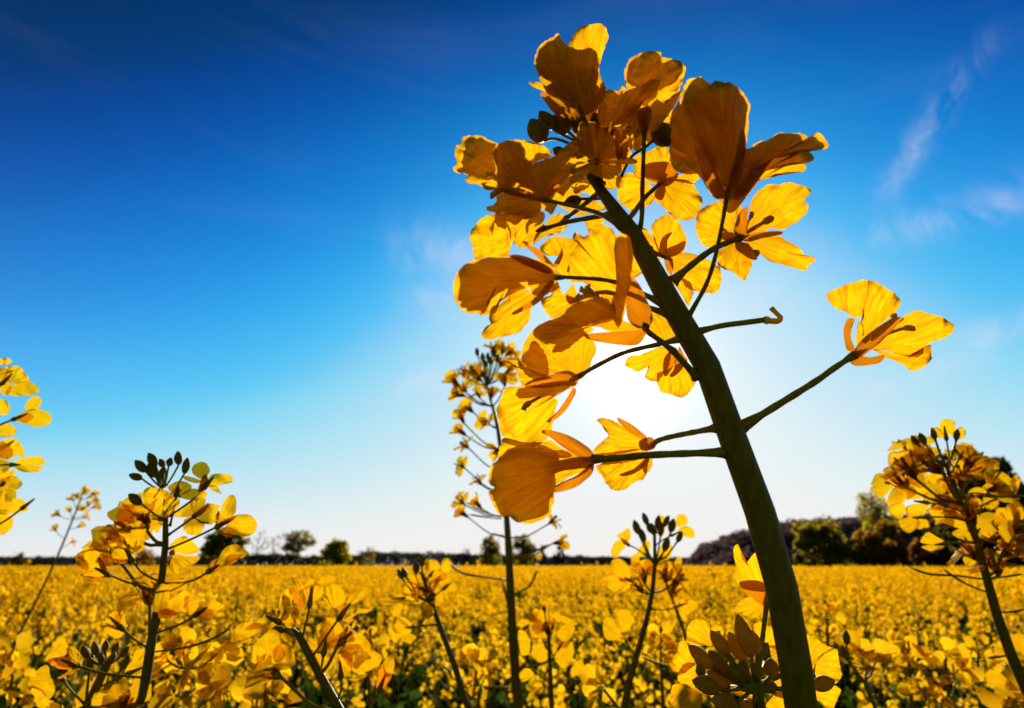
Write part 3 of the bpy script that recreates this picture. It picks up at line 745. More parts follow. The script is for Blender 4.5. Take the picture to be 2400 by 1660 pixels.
# F3 dark cup on a vertical stalk
hflower(('T2', 50, 985), .093, [('T2', 40, 1250, .095), ('T2', 28, 1600, .098), ('T3', 2170, 860, .0995), ('X', 1476, 560, .1)], [
    ('T2', '150,640 190,620 240,660 310,670 360,600 470,545 480,560 400,700 340,790 190,980 90,1000 30,900 0,800 80,700', 0, 1.5, 1, 1.5, .4),
    ('T2', '-10,760 -100,850 -170,980 -120,1060 -40,1080 30,1010 60,900 40,800', 0, 1, -1, 1, .3)],
    [('T2', '-30,780 60,720 130,760 120,880 90,980 20,980 -20,900', -1, 0, -1, 1)], shade_petals=(0, 1))
hbud(('T2', 150, 1100), ('T2', 390, 960), 30, .097, [('T2', 60, 1180, .098), ('T2', -100, 1290, .099), ('T3', 1950, 310, .1)])
# F4 tulip-shaped flower
hflower(('T4', 985, 255), .088, [('T4', 880, 830, .091), ('T4', 760, 1250, .095), ('X', 1618, 735, .099), ('X', 1598, 775, .1)], [
    ('T2', '340,900 350,800 420,700 480,560 500,480 560,410 690,390 760,440 800,470 850,425 960,450 1050,460 1130,530 1200,630 1240,720 1225,820 1210,1000 1190,1200 1130,1350 1050,1560 980,1600 880,1500 760,1300 640,1190 520,1120 400,1060 350,980', -.5, -2, -1.5, 2.5, .45),
    ('T2', '1190,1190 1240,1190 1330,1120 1430,1095 1550,1025 1700,1025 1830,1020 1900,1080 1940,1085 1980,1020 2040,1020 2080,1080 2130,1150 2070,1205 1830,1205 1700,1270 1490,1320 1360,1390 1280,1560 1170,1730 1050,1740 1100,1500 1150,1300', 0, 1.5, -1.2, 1.5, .3),
    ('T2', '650,1230 760,1290 880,1480 960,1620 1060,1560 1180,1250 1290,1400 1230,1600 1100,1720 920,1740 800,1600', 2, 3, 0, -1, .2)],
    [('T2', '610,1175 690,1210 790,1330 900,1550 960,1700 940,1765 840,1740 760,1630 700,1480 650,1320', -.5, -.5, -1, 1),
     ('T2', '1375,1375 1310,1550 1220,1690 1120,1770 1040,1760 1090,1650 1200,1500 1290,1380', -.5, 0, -1, 1),
     ('T2', '1130,990 1180,1010 1195,1180 1150,1500 1060,1740 980,1750 1010,1500 1080,1250', -1.5, -2, -1, 1.2)], node=9, shade_petals=(0, 1, 0, 1))
# F5 left dark flower with curling stamens
hflower(('T3', 1060, 565), .089, [('T3', 1400, 640, .092), ('T3', 1700, 725, .096), ('T3', 1960, 880, .1)], [
    ('T3', '75,70 90,-30 150,-50 150,-120 200,-145 340,-155 500,-90 580,-40 600,150 560,330 440,350 320,325 200,280 110,265 45,210 110,165', 1, 2, 1, 2, .6),
    ('T3', '500,50 540,-40 620,-90 780,-90 850,-20 880,100 960,150 900,250 800,400 700,470 600,460 540,400 530,200', -1, -1, -1.5, 2, .35),
    ('T3', '750,-105 850,-100 1000,-70 1120,-10 1170,80 1000,130 940,200 880,120 840,0', 2.5, 3, 0, 1, .4),
    ('T3', '960,160 1170,90 1380,20 1440,0 1380,100 1300,200 1200,330 1140,420 1060,560 1000,520 820,440 700,420 800,350 880,240', -.5, 0, -1, 1.5, .3),
    ('T3', '550,520 620,490 900,560 1040,600 1040,700 980,760 880,780 780,770 650,760 600,720 460,700 425,650 520,620', 0, 1, -1, 1, .35),
    ('T3', '540,700 640,750 660,900 680,1080 600,1100 550,1050 470,900 520,800', 1, 2, 0, 1, .25),
    ('T3', '800,720 930,740 900,950 890,1100 770,1090 760,900', 0, 1, 0, 1, .25)],
    [('T3', '610,425 800,440 1030,530 1060,590 880,565 620,490', -2, -2, -.5, .8), ('T3', '1060,560 1100,480 1200,380 1280,410 1200,480 1120,570', 1, 1, 0, .5)],
    stamens=[('T3', '900,520 650,480 530,440 440,440 395,400 410,370 440,380', 3, 0), ('T3', '900,540 620,470 550,480 490,530 480,560', 4, 0), ('T3', '800,480 560,380 520,300 470,280 430,290 440,320', 3.5, .5)], shade_petals=(0, 1, 3, 4, 1, 3))
# F6 lit petal at the left behind it
hflower(('T3', 1070, 900), .103, [('T3', 1350, 820, .103), ('T3', 1700, 755, .102), ('T3', 1860, 720, .1)], [
    ('T3', '470,735 350,800 270,900 240,1010 270,1080 290,1180 320,1240 450,1215 640,1215 700,1130 720,980 680,840 560,760', 0, 2, 1, -1.5, .6),
    ('T3', '660,760 760,740 900,760 960,760 1050,830 1100,870 1060,930 980,1030 900,1095 800,1100 700,1000', 0, 1, 0, 1, .4),
    ('T3', '1090,850 1180,750 1260,725 1340,750 1370,790 1330,880 1280,940 1200,960 1120,980 1040,1010 960,1080 1000,960 1060,890', 1, 2, 0, 1.5, .35)])
# F7 flower behind the upper stalks
hflower(('T3', 1330, 780), .106, [('T3', 1450, 690, .106), ('T3', 1600, 570, .104), ('T3', 1720, 470, .101)], [
    ('T3', '1140,560 1200,490 1310,450 1420,440 1500,520 1490,560 1610,560 1700,600 1800,660 1700,700 1500,750 1430,740 1340,690 1250,640', 1, 2, 0, 1.5, .4),
    ('T3', '1380,420 1450,370 1620,350 1700,500 1640,515 1500,480', 0, 1, 0, 1, .3),
    ('T3', '1530,790 1600,770 1740,750 1745,850 1680,940 1590,945 1555,870', 1, 1, 0, 1, .3),
    ('T3', '1130,370 1200,340 1300,390 1290,460 1180,540 1100,560 1080,480', 1, 1, 0, 1, .3)])
# F8 long drooping petals at the left
hflower(('T5', 1215, 245), .091, [('T5', 1400, 245, .093), ('T5', 1900, 300, .097), ('T7', 260, 60, .1)], [
    ('T5', '230,80 330,40 480,10 680,10 800,0 1000,40 1130,80 1200,150 1215,240 1150,290 1050,300 900,290 800,310 700,350 560,430 470,500 430,540 445,590 400,650 290,645 240,665 200,620 120,595 140,540 80,510 60,400 85,230 130,150', -1, -2, -2.5, 2, .35),
    ('T5', '700,350 800,310 900,380 1000,470 1060,480 940,580 925,700 860,790 790,865 650,905 560,920 440,950 380,890 420,800 480,780 460,700 490,580 580,550 650,480 700,400', 1, 4, 1, -1.5, .6),
    ('T5', '900,280 1050,290 1200,260 1250,320 1240,370 1160,420 1080,450 960,440', 0, 0, -1, 1, .2)],
    [('T5', '1150,280 1200,300 1100,440 1000,540 850,620 740,665 720,640 830,580 980,470', -2, -1, 0, .6),
     ('T3', '680,1190 850,1200 1100,1300 1195,1390 1100,1400 900,1320 740,1240', -2, -2, -1, .8),
     ('T3', '880,1090 1000,1110 1180,1290 1190,1340 1100,1300 980,1190', 1, 1, 0, .8),
     ('T3', '1280,1110 1300,1180 1250,1300 1190,1340 1180,1310 1260,1170', 0, 0, 0, .5)], shade_petals=(0,))
# F9 central flower
hflower(('T5', 2225, 800), .094, [('T7', 90, 375, .095), ('T7', 330, 560, .097), ('T7', 640, 880, .1)], [
    ('T3', '1360,1210 1460,1080 1480,1040 1400,1000 1440,930 1530,980 1650,930 1750,860 1850,900 1910,1020 1910,1200 1930,1500 1960,1700 1900,1760 1800,1690 1700,1640 1600,1540 1500,1500 1390,1500 1350,1430 1350,1260', 3.5, 1, 1.5, -1, .5),
    ('T5', '1870,-80 1900,-220 1960,-252 2040,-220 2070,-120 2085,0 2070,200 2050,350 2010,450 1990,600 1960,720 1920,810 1870,740 1820,650 1850,480 1890,380 1890,150', -1.5, -2.5, -1, 1.2, .3),
    ('T5', '1850,480 1700,460 1540,490 1440,520 1330,600 1280,660 1060,760 980,820 960,890 1020,950 1120,1000 1170,960 1210,920 1330,860 1560,790 1700,740 1880,680', -1, -2, -2, 1.5, .3),
    ('T5', '1560,800 1420,860 1270,900 1210,930 1210,1000 1170,1090 1330,1060 1520,910 1650,830', 0, 1, 0, 1, .25),
    ('T5', '1560,790 1780,640 1880,680 1960,720 2060,760 2180,820 2000,850 1850,860 1700,800', 2, 1, 0, 1, .25)],
    [('T5', '2070,240 2160,330 2250,520 2307,680 2270,800 2150,820 2040,740 2010,620 2000,480 2030,330', -.5, -1, -1, 1.5),
     ('T5', '1530,890 1650,870 1900,850 2100,840 2260,810 2220,900 2130,1005 1900,1000 1660,960 1560,930', -.5, 0, -1, 1.2)],
    stamens=[('T5', '1900,640 1700,470 1600,400 1570,350 1600,320', 4, .5), ('T5', '1900,660 1650,460 1540,400 1490,370 1500,340', 4, 1), ('T5', '1880,660 1620,470 1520,470 1450,450 1480,420', 4, 1.5)], r=(6, 5), shade_petals=(1, 2))
# F20 blossom between the drooping one and the central one
hflower(('T5', 1480, 500), .101, [('T5', 1800, 420, .1005), ('T7', 150, 120, .1), ('T7', 330, 180, .1)], [
    ('T5', '1050,480 1150,440 1250,330 1275,400 1310,430 1390,330 1420,330 1460,480 1400,560 1280,660 1160,700 1100,630 1060,540', 0, 2, 1, -1, .6),
    ('T3', '1030,1130 1090,1030 1200,980 1310,990 1400,1010 1490,1050 1460,1150 1400,1300 1400,1450 1220,1415 1210,1330 1260,1200 1130,1200', 2, 3, 1, -1, .6)],
    [('T5', '1330,440 1400,460 1480,500 1400,560 1340,510', -1, 0, 0, .6)])
# F21 crowded blossom in the heart of the head
hflower(('T1', 1720, 1450), .102, [('T3', 1680, 250, .101), ('T3', 1720, 400, .1)], [
    ('T1', '1350,940 1500,1000 1620,1060 1650,1250 1600,1420 1430,1330 1370,1120', 0, 2, 0, 1, .5),
    ('T1', '1590,1060 1720,1020 1860,1180 1920,1330 1820,1440 1660,1400 1600,1250', 1, 2, 0, 1, .5),
    ('T1', '1880,1250 2060,1160 2230,1240 2270,1400 2120,1500 1960,1480 1850,1400', 2, 2, 0, 1, .5),
    ('T3', '1220,160 1380,60 1560,40 1640,140 1560,260 1400,300 1270,280', 2, 2, 0, 1, .5),
    ('T3', '1760,60 1900,0 2060,20 2080,140 1960,240 1820,220', 2, 2, 0, 1, .5)])
# F10 flower in front of the glow
hflower(('T5', 1440, 1375), .098, [('T5', 1700, 1225, .098), ('T5', 2000, 1085, .0985), ('T5', 2400, 990, .099), ('T7', 480, 445, .1)], [
    ('T5', '830,1120 850,1000 920,880 1000,800 1150,740 1300,800 1500,800 1640,960 1670,1080 1620,1170 1590,1270 1500,1390 1380,1330 1200,1320 1100,1360 950,1300 850,1200', 3, 2, 1, -1.5, .5),
    ('T5', '830,1130 900,1060 960,950 1050,1030 1110,1130 1135,1250 1130,1360 1000,1400 900,1330 800,1240', 1, 1, 0, 1, .3),
    ('T5', '580,1170 750,1150 860,1230 1000,1310 1200,1370 1000,1420 880,1480 800,1400 770,1280 700,1190', 0, 0, 0, .8, .3),
    ('T6', '550,290 580,200 650,50 780,30 900,20 1100,10 1350,-10 1400,30 1240,110 1170,140 1240,190 1210,280 1180,430 1150,560 1060,660 860,670 700,640 640,600 600,570 570,450', 2, 3, 1.5, -1.2, .5),
    ('T6', '780,60 870,40 1150,-20 1400,-40 1440,20 1250,100 1160,140 1000,150 790,160', -.5, -.5, 0, .8, .25)],
    [('T5', '865,1450 960,1390 1130,1345 1300,1295 1400,1305 1465,1370 1440,1460 1300,1465 1100,1490 920,1480', -1.5, -2, -1, 1.2),
     ('T6', '1410,40 1445,80 1400,180 1330,290 1240,380 1140,435 1110,420 1190,370 1290,230 1370,110', 0, 1, 0, .6)],
    stamens=[('T6', '1200,60 1050,140 940,200 870,250 850,290 880,300', 4, 1.5)], r=(4.6, 3.8))
# F11 low bell-shaped flower
hflower(('T6', 1625, 850), .094, [('T6', 1900, 835, .095), ('T6', 2307, 800, .097), ('X', 1705, 1060, .0995)], [
    ('T6', '560,860 640,770 720,720 860,690 1030,710 1110,750 1200,800 1240,880 1180,1050 1190,1200 1170,1350 1150,1480 1000,1550 860,1575 740,1545 690,1500 580,1480 520,1370 470,1270 450,1210 530,1170 460,1120 465,980 500,900', -1.5, -3, -2, 2.5, .4),
    ('T6', '590,680 620,610 720,620 850,655 1050,655 1150,630 1250,700 1400,800 1300,830 1100,800 850,720 700,760 600,840 570,800', 2, 3, 0, 1, .35),
    ('T6', '1150,760 1400,760 1600,840 1590,950 1400,1040 1190,1130 1160,950', 1.5, 1, 0, 1, .25)],
    [('T6', '1050,550 1080,515 1200,530 1380,590 1560,700 1645,790 1640,880 1500,830 1300,720 1150,600', -.5, 0, -1, 1.5),
     ('T6', '1190,1160 1300,1100 1450,1030 1560,940 1640,880 1630,1000 1530,1100 1400,1180 1190,1225', -.5, 0, -1, 1.5),
     ('T6', '1160,900 1400,830 1630,830 1620,930 1450,960 1300,980 1150,1020', -1.5, -1, -1, 1.5)], r=(7, 6.2), node=10, shade_petals=(0,))
# F12 ragged flower under the sun
hflower(('T6', 2285, 690), .102, [('X', 1560, 1027, .102), ('X', 1680, 1003, .1)], [
    ('T6', '1640,740 1800,590 1770,530 1720,450 1670,400 1750,380 1870,420 2000,500 2150,590 2250,640 2200,720 1950,790 1700,800', 0, 2, 1, 1.5, .5),
    ('T6', '1670,930 1800,870 2000,820 2150,800 2250,780 2250,920 2215,1060 2100,1110 2000,1180 1910,1205 1810,1160 1750,1060 1690,980', 0, 2, 1, -1.5, .5),
    ('T6', '2180,900 2300,780 2300,900 2285,940 2250,1000 2200,990', 1, 1, 0, .5, .3),
    ('T6', '1650,800 1900,760 2200,720 2240,800 2000,880 1750,900', 2, 1, 0, .5, .3)],
    [('T6', '1905,380 1960,395 2100,480 2240,600 2220,630 2050,540 1930,440', -.5, 0, 0, .6), ('T6', '1930,1020 2050,990 2180,880 2260,800 2250,900 2100,1010 1980,1040', -1.5, -1, 0, .6),
     ('T6', '2150,650 2250,600 2315,620 2340,700 2290,745 2180,750', -1.5, -1, -.5, .6)], r=(5.4, 4.5))
# F13 flower lit by the sun beside the stem
hflower(('T7', 390, 590), .104, [('T7', 480, 690, .103), ('T7', 640, 880, .101)], [
    ('T7', '140,100 180,95 260,110 310,130 360,250 420,400 430,480 300,480 180,430 90,330 130,220', 2, 2, 0, 1, .5),
    ('T7', '-173,740 -130,660 0,630 120,580 250,540 340,600 320,750 270,850 180,940 50,880 100,780 40,800 -30,830 -100,800', 0, 2, 1, 1, .6),
    ('T7', '190,850 300,800 480,720 600,840 635,930 580,1020 500,1100 440,1115 340,1080 250,1060 200,980', 0, 2, 1, -1, .6)],
    [('T7', '270,680 340,600 410,680 340,820 290,880 260,830', -1, 0, 0, .6), ('T7', '400,690 485,740 470,800 380,880 330,870 380,800', -1, 0, 0, .6), ('T7', '440,540 500,640 540,700 490,760 430,690', 0, 0, 0, .6)])
# F14 open flower on the right
hflower(('T4', 1130, 765), .100, [('T4', 1000, 805, .1), ('T4', 800, 900, .1), ('T4', 560, 1080, .1), ('T4', 370, 1250, .1)], [
    ('T4', '1210,650 1230,500 1250,350 1320,240 1430,160 1540,155 1680,130 1800,160 1930,210 1930,250 1850,330 1895,390 1870,480 1760,580 1600,670 1480,650 1370,700 1170,740', 1, 4, 1.5, -1.5, .6),
    ('T4', '930,690 1060,690 1080,560 1150,440 1110,370 1030,310 920,320 820,370 720,410 650,490 620,590 635,680 680,800 730,865 850,850 1080,770', 1, 4, 1, -1.2, .6),
    ('T4', '890,900 1080,810 1200,830 1320,950 1270,1030 1240,1120 1200,1200 1180,1245 1100,1190 1020,1130 890,1080 870,980', 1, 4, 1, 1.5, .6),
    ('T4', '1180,800 1400,760 1560,730 1640,780 1800,870 1850,950 1880,970 1960,970 1970,1030 1900,1060 1880,1110 1820,1120 1650,1070 1480,1030 1380,960 1300,900', 1, 4, 1, 1.8, .5)],
    [('T4', '1060,700 1065,620 1110,500 1170,420 1220,410 1210,560 1200,690 1130,760', -.5, -.5, -1, .8), ('T4', '1120,750 1300,700 1450,685 1590,685 1605,715 1500,740 1350,770 1250,800 1150,790', -.5, -1, -1, .6),
     ('T4', '1080,810 1180,810 1230,850 1300,940 1320,1000 1250,1000 1150,940 1080,880', -.5, -.5, -1, .8), ('T4', '930,700 1060,700 1120,750 1100,790 1000,790 920,770', 0, 0, -.5, .6)],
    stamens=[('T4', '1180,720 1300,640 1400,580 1480,540 1510,530', 5, 3), ('T4', '1180,700 1210,600 1250,520 1260,480 1240,465', 3, 1), ('T4', '1200,820 1260,900 1310,910 1320,940 1290,950', 3.5, .5)], r=(6.5, 5))
# F15 flower behind, upper right of the stem
hflower(('T4', 245, 130), .105, [('T4', 150, 215, .104), ('T4', 50, 310, .103), ('T3', 2105, 700, .1015), ('X', 1462, 528, .1)], [
    ('T4', '260,150 420,115 590,155 650,230 700,310 690,400 640,500 540,560 420,550 330,490 250,400 170,330 190,230', 1, 3, 1, -1.2, .5),
    ('T2', '-60,1300 0,1250 100,1230 260,1140 320,1230 350,1340 300,1450 260,1560 150,1590 -30,1520 -70,1420', 1, 3, 1, -1.2, .5),
    ('T2', '330,1250 360,1120 430,1080 600,1160 640,1240 700,1440 600,1480 460,1470 380,1420 340,1330', -6, -2, 0, 1, .4),
    ('T4', '380,110 450,50 690,30 600,150 520,145', 0, 2, 0, 1, .3),
    ('T3', '1920,400 1950,320 2060,260 2170,340 2300,420 2340,520 2307,600 2200,660 2080,700 2000,650 1910,560', 1, 3, 0, 1, .5)],
    [('T4', '50,-60 200,-100 330,-90 430,20 400,110 300,180 230,150 60,80', -1, 0, -1, 1.2), ('T4', '170,240 260,150 290,220 250,330 180,310', -.5, 0, 0, .6)])
# F16 flower behind, right of the stem
hflower(('T4', 300, 985), .106, [('T4', 200, 945, .105), ('T4', 100, 900, .103)], [
    ('T4', '150,590 300,490 420,560 480,660 530,780 490,900 400,960 300,985 220,940 140,720', 0, 3, 1, -1.5, .5),
    ('T4', '320,980 460,920 640,950 820,1030 910,1130 900,1310 850,1370 830,1385 560,1340 480,1250 380,1150 330,1060', 0, 3, 1, -1.5, .5),
    ('T4', '380,1180 520,1240 600,1360 590,1420 550,1530 480,1420 400,1290', 1, 2, 0, 1, .4),
    ('T4', '20,640 140,740 230,930 260,1000 130,960 -60,860 -60,720', 1, 1, 0, 1, .4),
    ('T4', '-100,780 0,980 100,1160 0,1175 -90,1200 -130,1000', 1, 1, 0, 1, .4)],
    [('T4', '220,950 230,800 290,720 370,695 310,760 300,940', -1, 0, 0, .6), ('T4', '300,960 310,880 420,830 510,790 490,890 380,960', -1, 0, 0, .6), ('T4', '290,960 370,1020 370,1150 340,1180 280,1060', -1, 0, 0, .6)])
# F17 lone flower on the long right stalk
hflower(('T8', 500, 1110), .099, [('T8', 250, 1275, .099), ('T8', 0, 1450, .099), ('X', 1735, 1003, .0995)], [
    ('T8', '600,690 480,690 400,630 260,580 200,490 175,430 280,370 400,320 470,300 590,270 750,300 880,380 1015,495 960,620 900,690 780,780 640,920 560,980 570,850 560,760', .5, 3, 1.5, -1.5, .55),
    ('T8', '700,920 930,780 1040,690 1080,660 1200,615 1340,650 1500,700 1610,780 1620,830 1520,920 1370,970 1270,1040 1200,1140 1050,1130 850,1070 650,1050', .5, 4, 1.5, -1.5, .55),
    ('T8', '700,1050 850,1080 1050,1110 1180,1120 1330,1000 1360,1080 1360,1160 1320,1200 1290,1240 1180,1290 1100,1280 1050,1230 950,1180 830,1140', .5, 2, 1, 1.5, .5),
    ('T8', '540,740 590,800 600,870 540,990 510,980 510,920 520,820', .5, 1, 0, .5, .2)],
    [('T8', '490,1080 560,960 700,840 850,740 950,690 1060,700 1000,760 900,860 780,980 650,1080 560,1140', -1, -1.5, -1.5, 1.2), ('T8', '390,1010 370,850 400,730 440,700 500,710 460,800 460,950 500,1060 420,1070', 0, 0, -1, .8),
     ('T8', '440,1190 540,1130 680,1140 830,1115 800,1190 720,1220 520,1240', -.5, 0, -.5, .8)],
    stamens=[('T8', '900,780 960,720 940,680 920,650', 4, 1), ('T8', '800,900 1000,830 1120,810 1180,840', 4, 2.5)], r=(7.5, 5.2), node=9)
# F18 stalk whose petals have dropped: only the hooked pistil is left
a = P(*px('T7', 1410, 240), .099)
pth = smooth_path([a, P(*px('T7', 1150, 275), .099), P(*px('T7', 900, 310), .0992), P(*px('T7', 590, 390), .1)], 16)
V, Fc = tube(pth, [6.5 * .1 / F] * 12 + [7.5 * .1 / F, 8.5 * .1 / F, 11 * .1 / F, 12 * .1 / F], 12); mesh_obj('flower_stalk', V, Fc, M_STALK, hero, a)
pth = smooth_path([P(*px('T7', x, y), .099) for x, y in ((1395, 240), (1430, 245), (1500, 255), (1560, 250), (1580, 215), (1545, 175), (1500, 130), (1475, 105))], 18)
V, Fc = tube(pth, [8 * .1 / F, 9.5 * .1 / F, 9.5 * .1 / F] + [7 * .1 / F] * 8 + [5.5 * .1 / F] * 5 + [6.5 * .1 / F, 5 * .1 / F], 12); mesh_obj('pistil', V, Fc, M_STAMEN, hero, a)
# buds and crowded young flowers in the crown of the raceme
hbud(('T1', 1080, 1400), ('T1', 930, 1150), 25, .098, [('T1', 1180, 1370, .098), ('T1', 1350, 1420, .099), ('T1', 1640, 1600, .1)])
hbud(('T1', 1180, 1260), ('T1', 1030, 1060), 17, .099, [('T1', 1300, 1330, .1), ('T1', 1480, 1430, .1), ('T1', 1640, 1600, .1)])
hbud(('T1', 1360, 1300), ('T1', 1170, 1110), 22, .1, [('T1', 1460, 1390, .1), ('T1', 1640, 1600, .1)])
hbud(('T1', 1300, 1540), ('T1', 1180, 1480), 11, .1, [('T1', 1450, 1560, .1), ('T1', 1640, 1650, .1)])
hbud(('T1', 1560, 1330), ('T1', 1400, 1090), 22, .101, [('T1', 1640, 1600, .1)])
hbud(('T1', 1750, 1350), ('T1', 1640, 1080), 22, .102, [('T1', 1680, 1600, .1)])
hbud(('T3', 1500, 560), ('T3', 1300, 620), 14, .104, [('T3', 1640, 560, .103), ('T3', 1800, 560, .101)])
hflower(('T1', 1680, 1640), .096, [('T3', 1690, 320, .1)], [
    ('T1', '1480,1200 1600,1170 1780,1270 1900,1400 1960,1596 1750,1640 1560,1580 1450,1400', 0, -1, -1, 1, .4),
    ('T3', '1600,260 1740,150 1900,160 1960,200 1890,330 1780,340 1700,310', 0, -1, 0, 1, .3),
    ('T3', '1580,140 1800,80 2000,90 2120,120 2130,160 2000,170 1850,165 1700,165', -1, -1, 0, .6, .3),
    ('T3', '1370,330 1450,220 1560,170 1680,160 1600,260 1500,350 1380,400', 0, -1, 0, .8, .3),
    ('T3', '1200,330 1300,200 1440,40 1560,20 1560,150 1400,180 1330,260 1280,330 1260,400', 1, 1, 0, .8, .4),
    ('T1', '1230,1540 1400,1400 1520,1380 1600,1500 1500,1600 1350,1600', 1, 1, 0, .8, .4)],
    [('T1', '1880,1310 1930,1290 1970,1500 1960,1590 1900,1590', -1.5, -1, 0, .5), ('T1', '1960,1280 2010,1330 2030,1500 2000,1600 1950,1560', -2, -1, 0, .5)],
    stamens=[('T3', '1650,120 1560,60 1480,80 1440,100', 3, -1), ('T3', '1640,150 1500,210 1420,240 1330,250', 4, -1)], shade_petals=(0, 1, 3))

# ------------------------------------------------------------------ the other plants one can tell apart
GP = 'rapeseed plants standing above the field'
PL = {}
def auto_plant(name, label, stem, rad_px, d, flowers, buds=(), pods=(), seed=0, scale=1.0, half=0.22, branches_=(), stamens=True, low=False):
    """stem=(tile,'x,y ...') top to bottom"""
    rng = random.Random(seed)
    p2 = pts(*stem); path = [P(x, y, d) for x, y in p2]
    e = path[-1]; dr = (path[-1] - path[-2]).normalized()
    path += [e + dr * .06 * (d / .2) ** .5, Vector((e.x + dr.x * .2, e.y + .03, max(.55, e.z - .4))), Vector((e.x + dr.x * .26, e.y + .04, 0))]
    root = empty(name, path[-1]); tag(root, label, 'rapeseed plant', GP)
    np_ = len(p2)
    rad = [rad_px[0] + (rad_px[1] - rad_px[0]) * i / (np_ - 1) for i in range(np_)]
    rad = [r * d / F for r in rad]; rad += [rad[-1] * 1.05, rad[-1] * 1.3, rad[-1] * 1.5]
    pl = [0]
    for a, b in zip(path[:-1], path[1:]): pl.append(pl[-1] + (b - a).length)
    sp = smooth_path(path, 90); s2 = [0]
    for a, b in zip(sp[:-1], sp[1:]): s2.append(s2[-1] + (b - a).length)
    rr = np.interp(np.array(s2) / s2[-1], np.array(pl) / pl[-1], rad)
    V, Fc = tube(sp, list(rr), 14); mesh_obj('stem', V, Fc, M_STEM, root, Vector(root.location))
    lines = [[v for v in sp]]
    for t, s, r in branches_:
        bp = smooth_path([P(x, y, d * 1.02) for x, y in pts(t, s)], 20)
        V, Fc = tube(bp, [r * .6 * d / F + r * .4 * d / F * i / 19 for i in range(20)], 10); mesh_obj('side_stem', V, Fc, M_STEM, root, bp[0]); lines.append(bp)
    allp = [v for L in lines for v in L]
    fr = 1.0 * d / .19
    def join(c, out):
        # point on a stem a little below the flower
        best = min(allp, key=lambda q: ((q - c).length + 3.0 * max(0, q.z - (c.z - 0.35 * ((Vector((q.x, q.y, 0)) - Vector((c.x, c.y, 0))).length)))))
        return best
    for it in flowers:
        t, x, y = it[:3]; dz = it[3] if len(it) > 3 else rng.uniform(-.011, .011)
        c = P(*px(t, x, y), d + dz)
        j = join(c, None)
        ax = (c - j); 
        if ax.length < 1e-4: ax = Vector((0, 0, 1))
        ax = ax.normalized() + Vector((rng.uniform(-.5, .5), rng.uniform(-.5, .5), rng.uniform(-.15, .45)))
        hf = rng.random() < half
        axn = ax.normalized()
        cc = c - axn * 0.004 * scale
        if low:
            f_ = link('flower', LOW[rng.randrange(8)], root, cc); f_.rotation_euler = basis(axn, rng).to_euler(); f_.scale = (scale * rng.uniform(.75, 1.0),) * 3
        else:
            blossom(root, cc, axn, rng, scale * rng.uniform(.9, 1.1), hf, stamens)
        stalk(root, j, cc - axn * .0008, .00055 * scale ** .5, .00045 * scale ** .5, sag=.10)
    for it in buds:
        t, x, y = it[:3]; ln = it[3] if len(it) > 3 else 7.0
        c = P(*px(t, x, y), d + rng.uniform(-.005, .005))
        j = join(c - Vector((0, 0, .004)), None) if len(it) < 6 else P(*px(it[3 + 1], it[5], it[6]), d)
        ax = (c - j).normalized() if (c - j).length > 1e-4 else Vector((0, 0, 1)); ax = (ax + Vector((0, 0, .6))).normalized()
        L = ln * .001 * scale * rng.uniform(.85, 1.1); b = c - ax * L * .5
        V, Fc = bud_geo(b, c + ax * L * .5, L * .25, 12, rng.random()); mesh_obj('bud', V, Fc, M_BUD, root, b)
        stalk(root, j, b, .0005, .0004, sag=.12)
    for t, s, r in pods:
        pp = smooth_path([P(x, y, d + rng.uniform(-.004, .004)) for x, y in pts(t, s)], 16)
        V, Fc = tube(pp, [r * d / F] * 7 + [r * 1.25 * d / F] * 7 + [r * .8 * d / F, r * .3 * d / F], 8); mesh_obj('seed_pod', V, Fc, M_STALK, root, pp[0])
    return root
def fl(t, s): return [(t, *[float(q) for q in w.split(',')]) for w in s.split()]

PL['left'] = auto_plant('rapeseed_plant', 'flowering plant at left with dark pointed buds on top, before sky', ('L', '738,640 740,760 735,900 722,1040 695,1190 668,1340 630,1596'), (5, 12), .19,
    [(t, x, y, .008) for t, x, y in fl('L', '660,1075 640,760 560,800 500,900')],
    [], [('L', '690,1345 850,1320 980,1270 1040,1215', 2.2), ('L', '610,1460 480,1445 340,1410', 2.0)], seed=1, scale=1.0)
PL['corner'] = auto_plant('rapeseed_plant', 'small-budded shoot low in the left corner, leaning before the left plant', ('L', '470,1400 440,1480 380,1596'), (6, 8), .2,
    fl('L', '560,1560 430,1580'), [(t, x, y, 4.2) for t, x, y in fl('L', '380,1345 425,1330 470,1318 515,1330 555,1345 405,1385 450,1372 500,1372 560,1390 480,1400')], seed=31)
auto_plant('rapeseed_plant', 'blurred flowering plant low, just right of the left plant\'s stem', ('L', '830,1420 800,1500 770,1600'), (4, 5), .30,
    fl('L', '800,1310 760,1370 870,1290 960,1300 1010,1320 900,1380 980,1390 700,1440 830,1410 930,1450 1000,1500 880,1520 760,1540 720,1340 960,1560'), seed=41, low=True)
PL['right'] = auto_plant('rapeseed_plant', 'dense flowering plant at right edge with a curved dark stem', ('D', '1838,-20 1900,150 1990,330 2060,560 2110,760 2200,1040 2320,1320'), (4.5, 13), .25,
    fl('C', '1240,1030 1200,1130 1480,1170 1330,1130 1530,1380 1800,1430 1700,1420 1520,1570 1740,1550 1540,1100 1160,1200 1380,1300 1650,1240') + fl('D', '2130,560 2270,380'),
    [(t, x, y, 4.6) for t, x, y in fl('C', '1340,950 1465,955 1280,975 1240,985')], [('D', '2060,660 1900,640 1740,630 1620,590', 2.2), ('D', '2090,740 1960,690 1820,600', 2.2), ('D', '2110,655 2200,645 2300,630', 2), ('D', '2210,1120 2090,1135', 2.4), ('D', '2180,860 2250,855 2310,840', 2.2)], seed=2, scale=1.02)
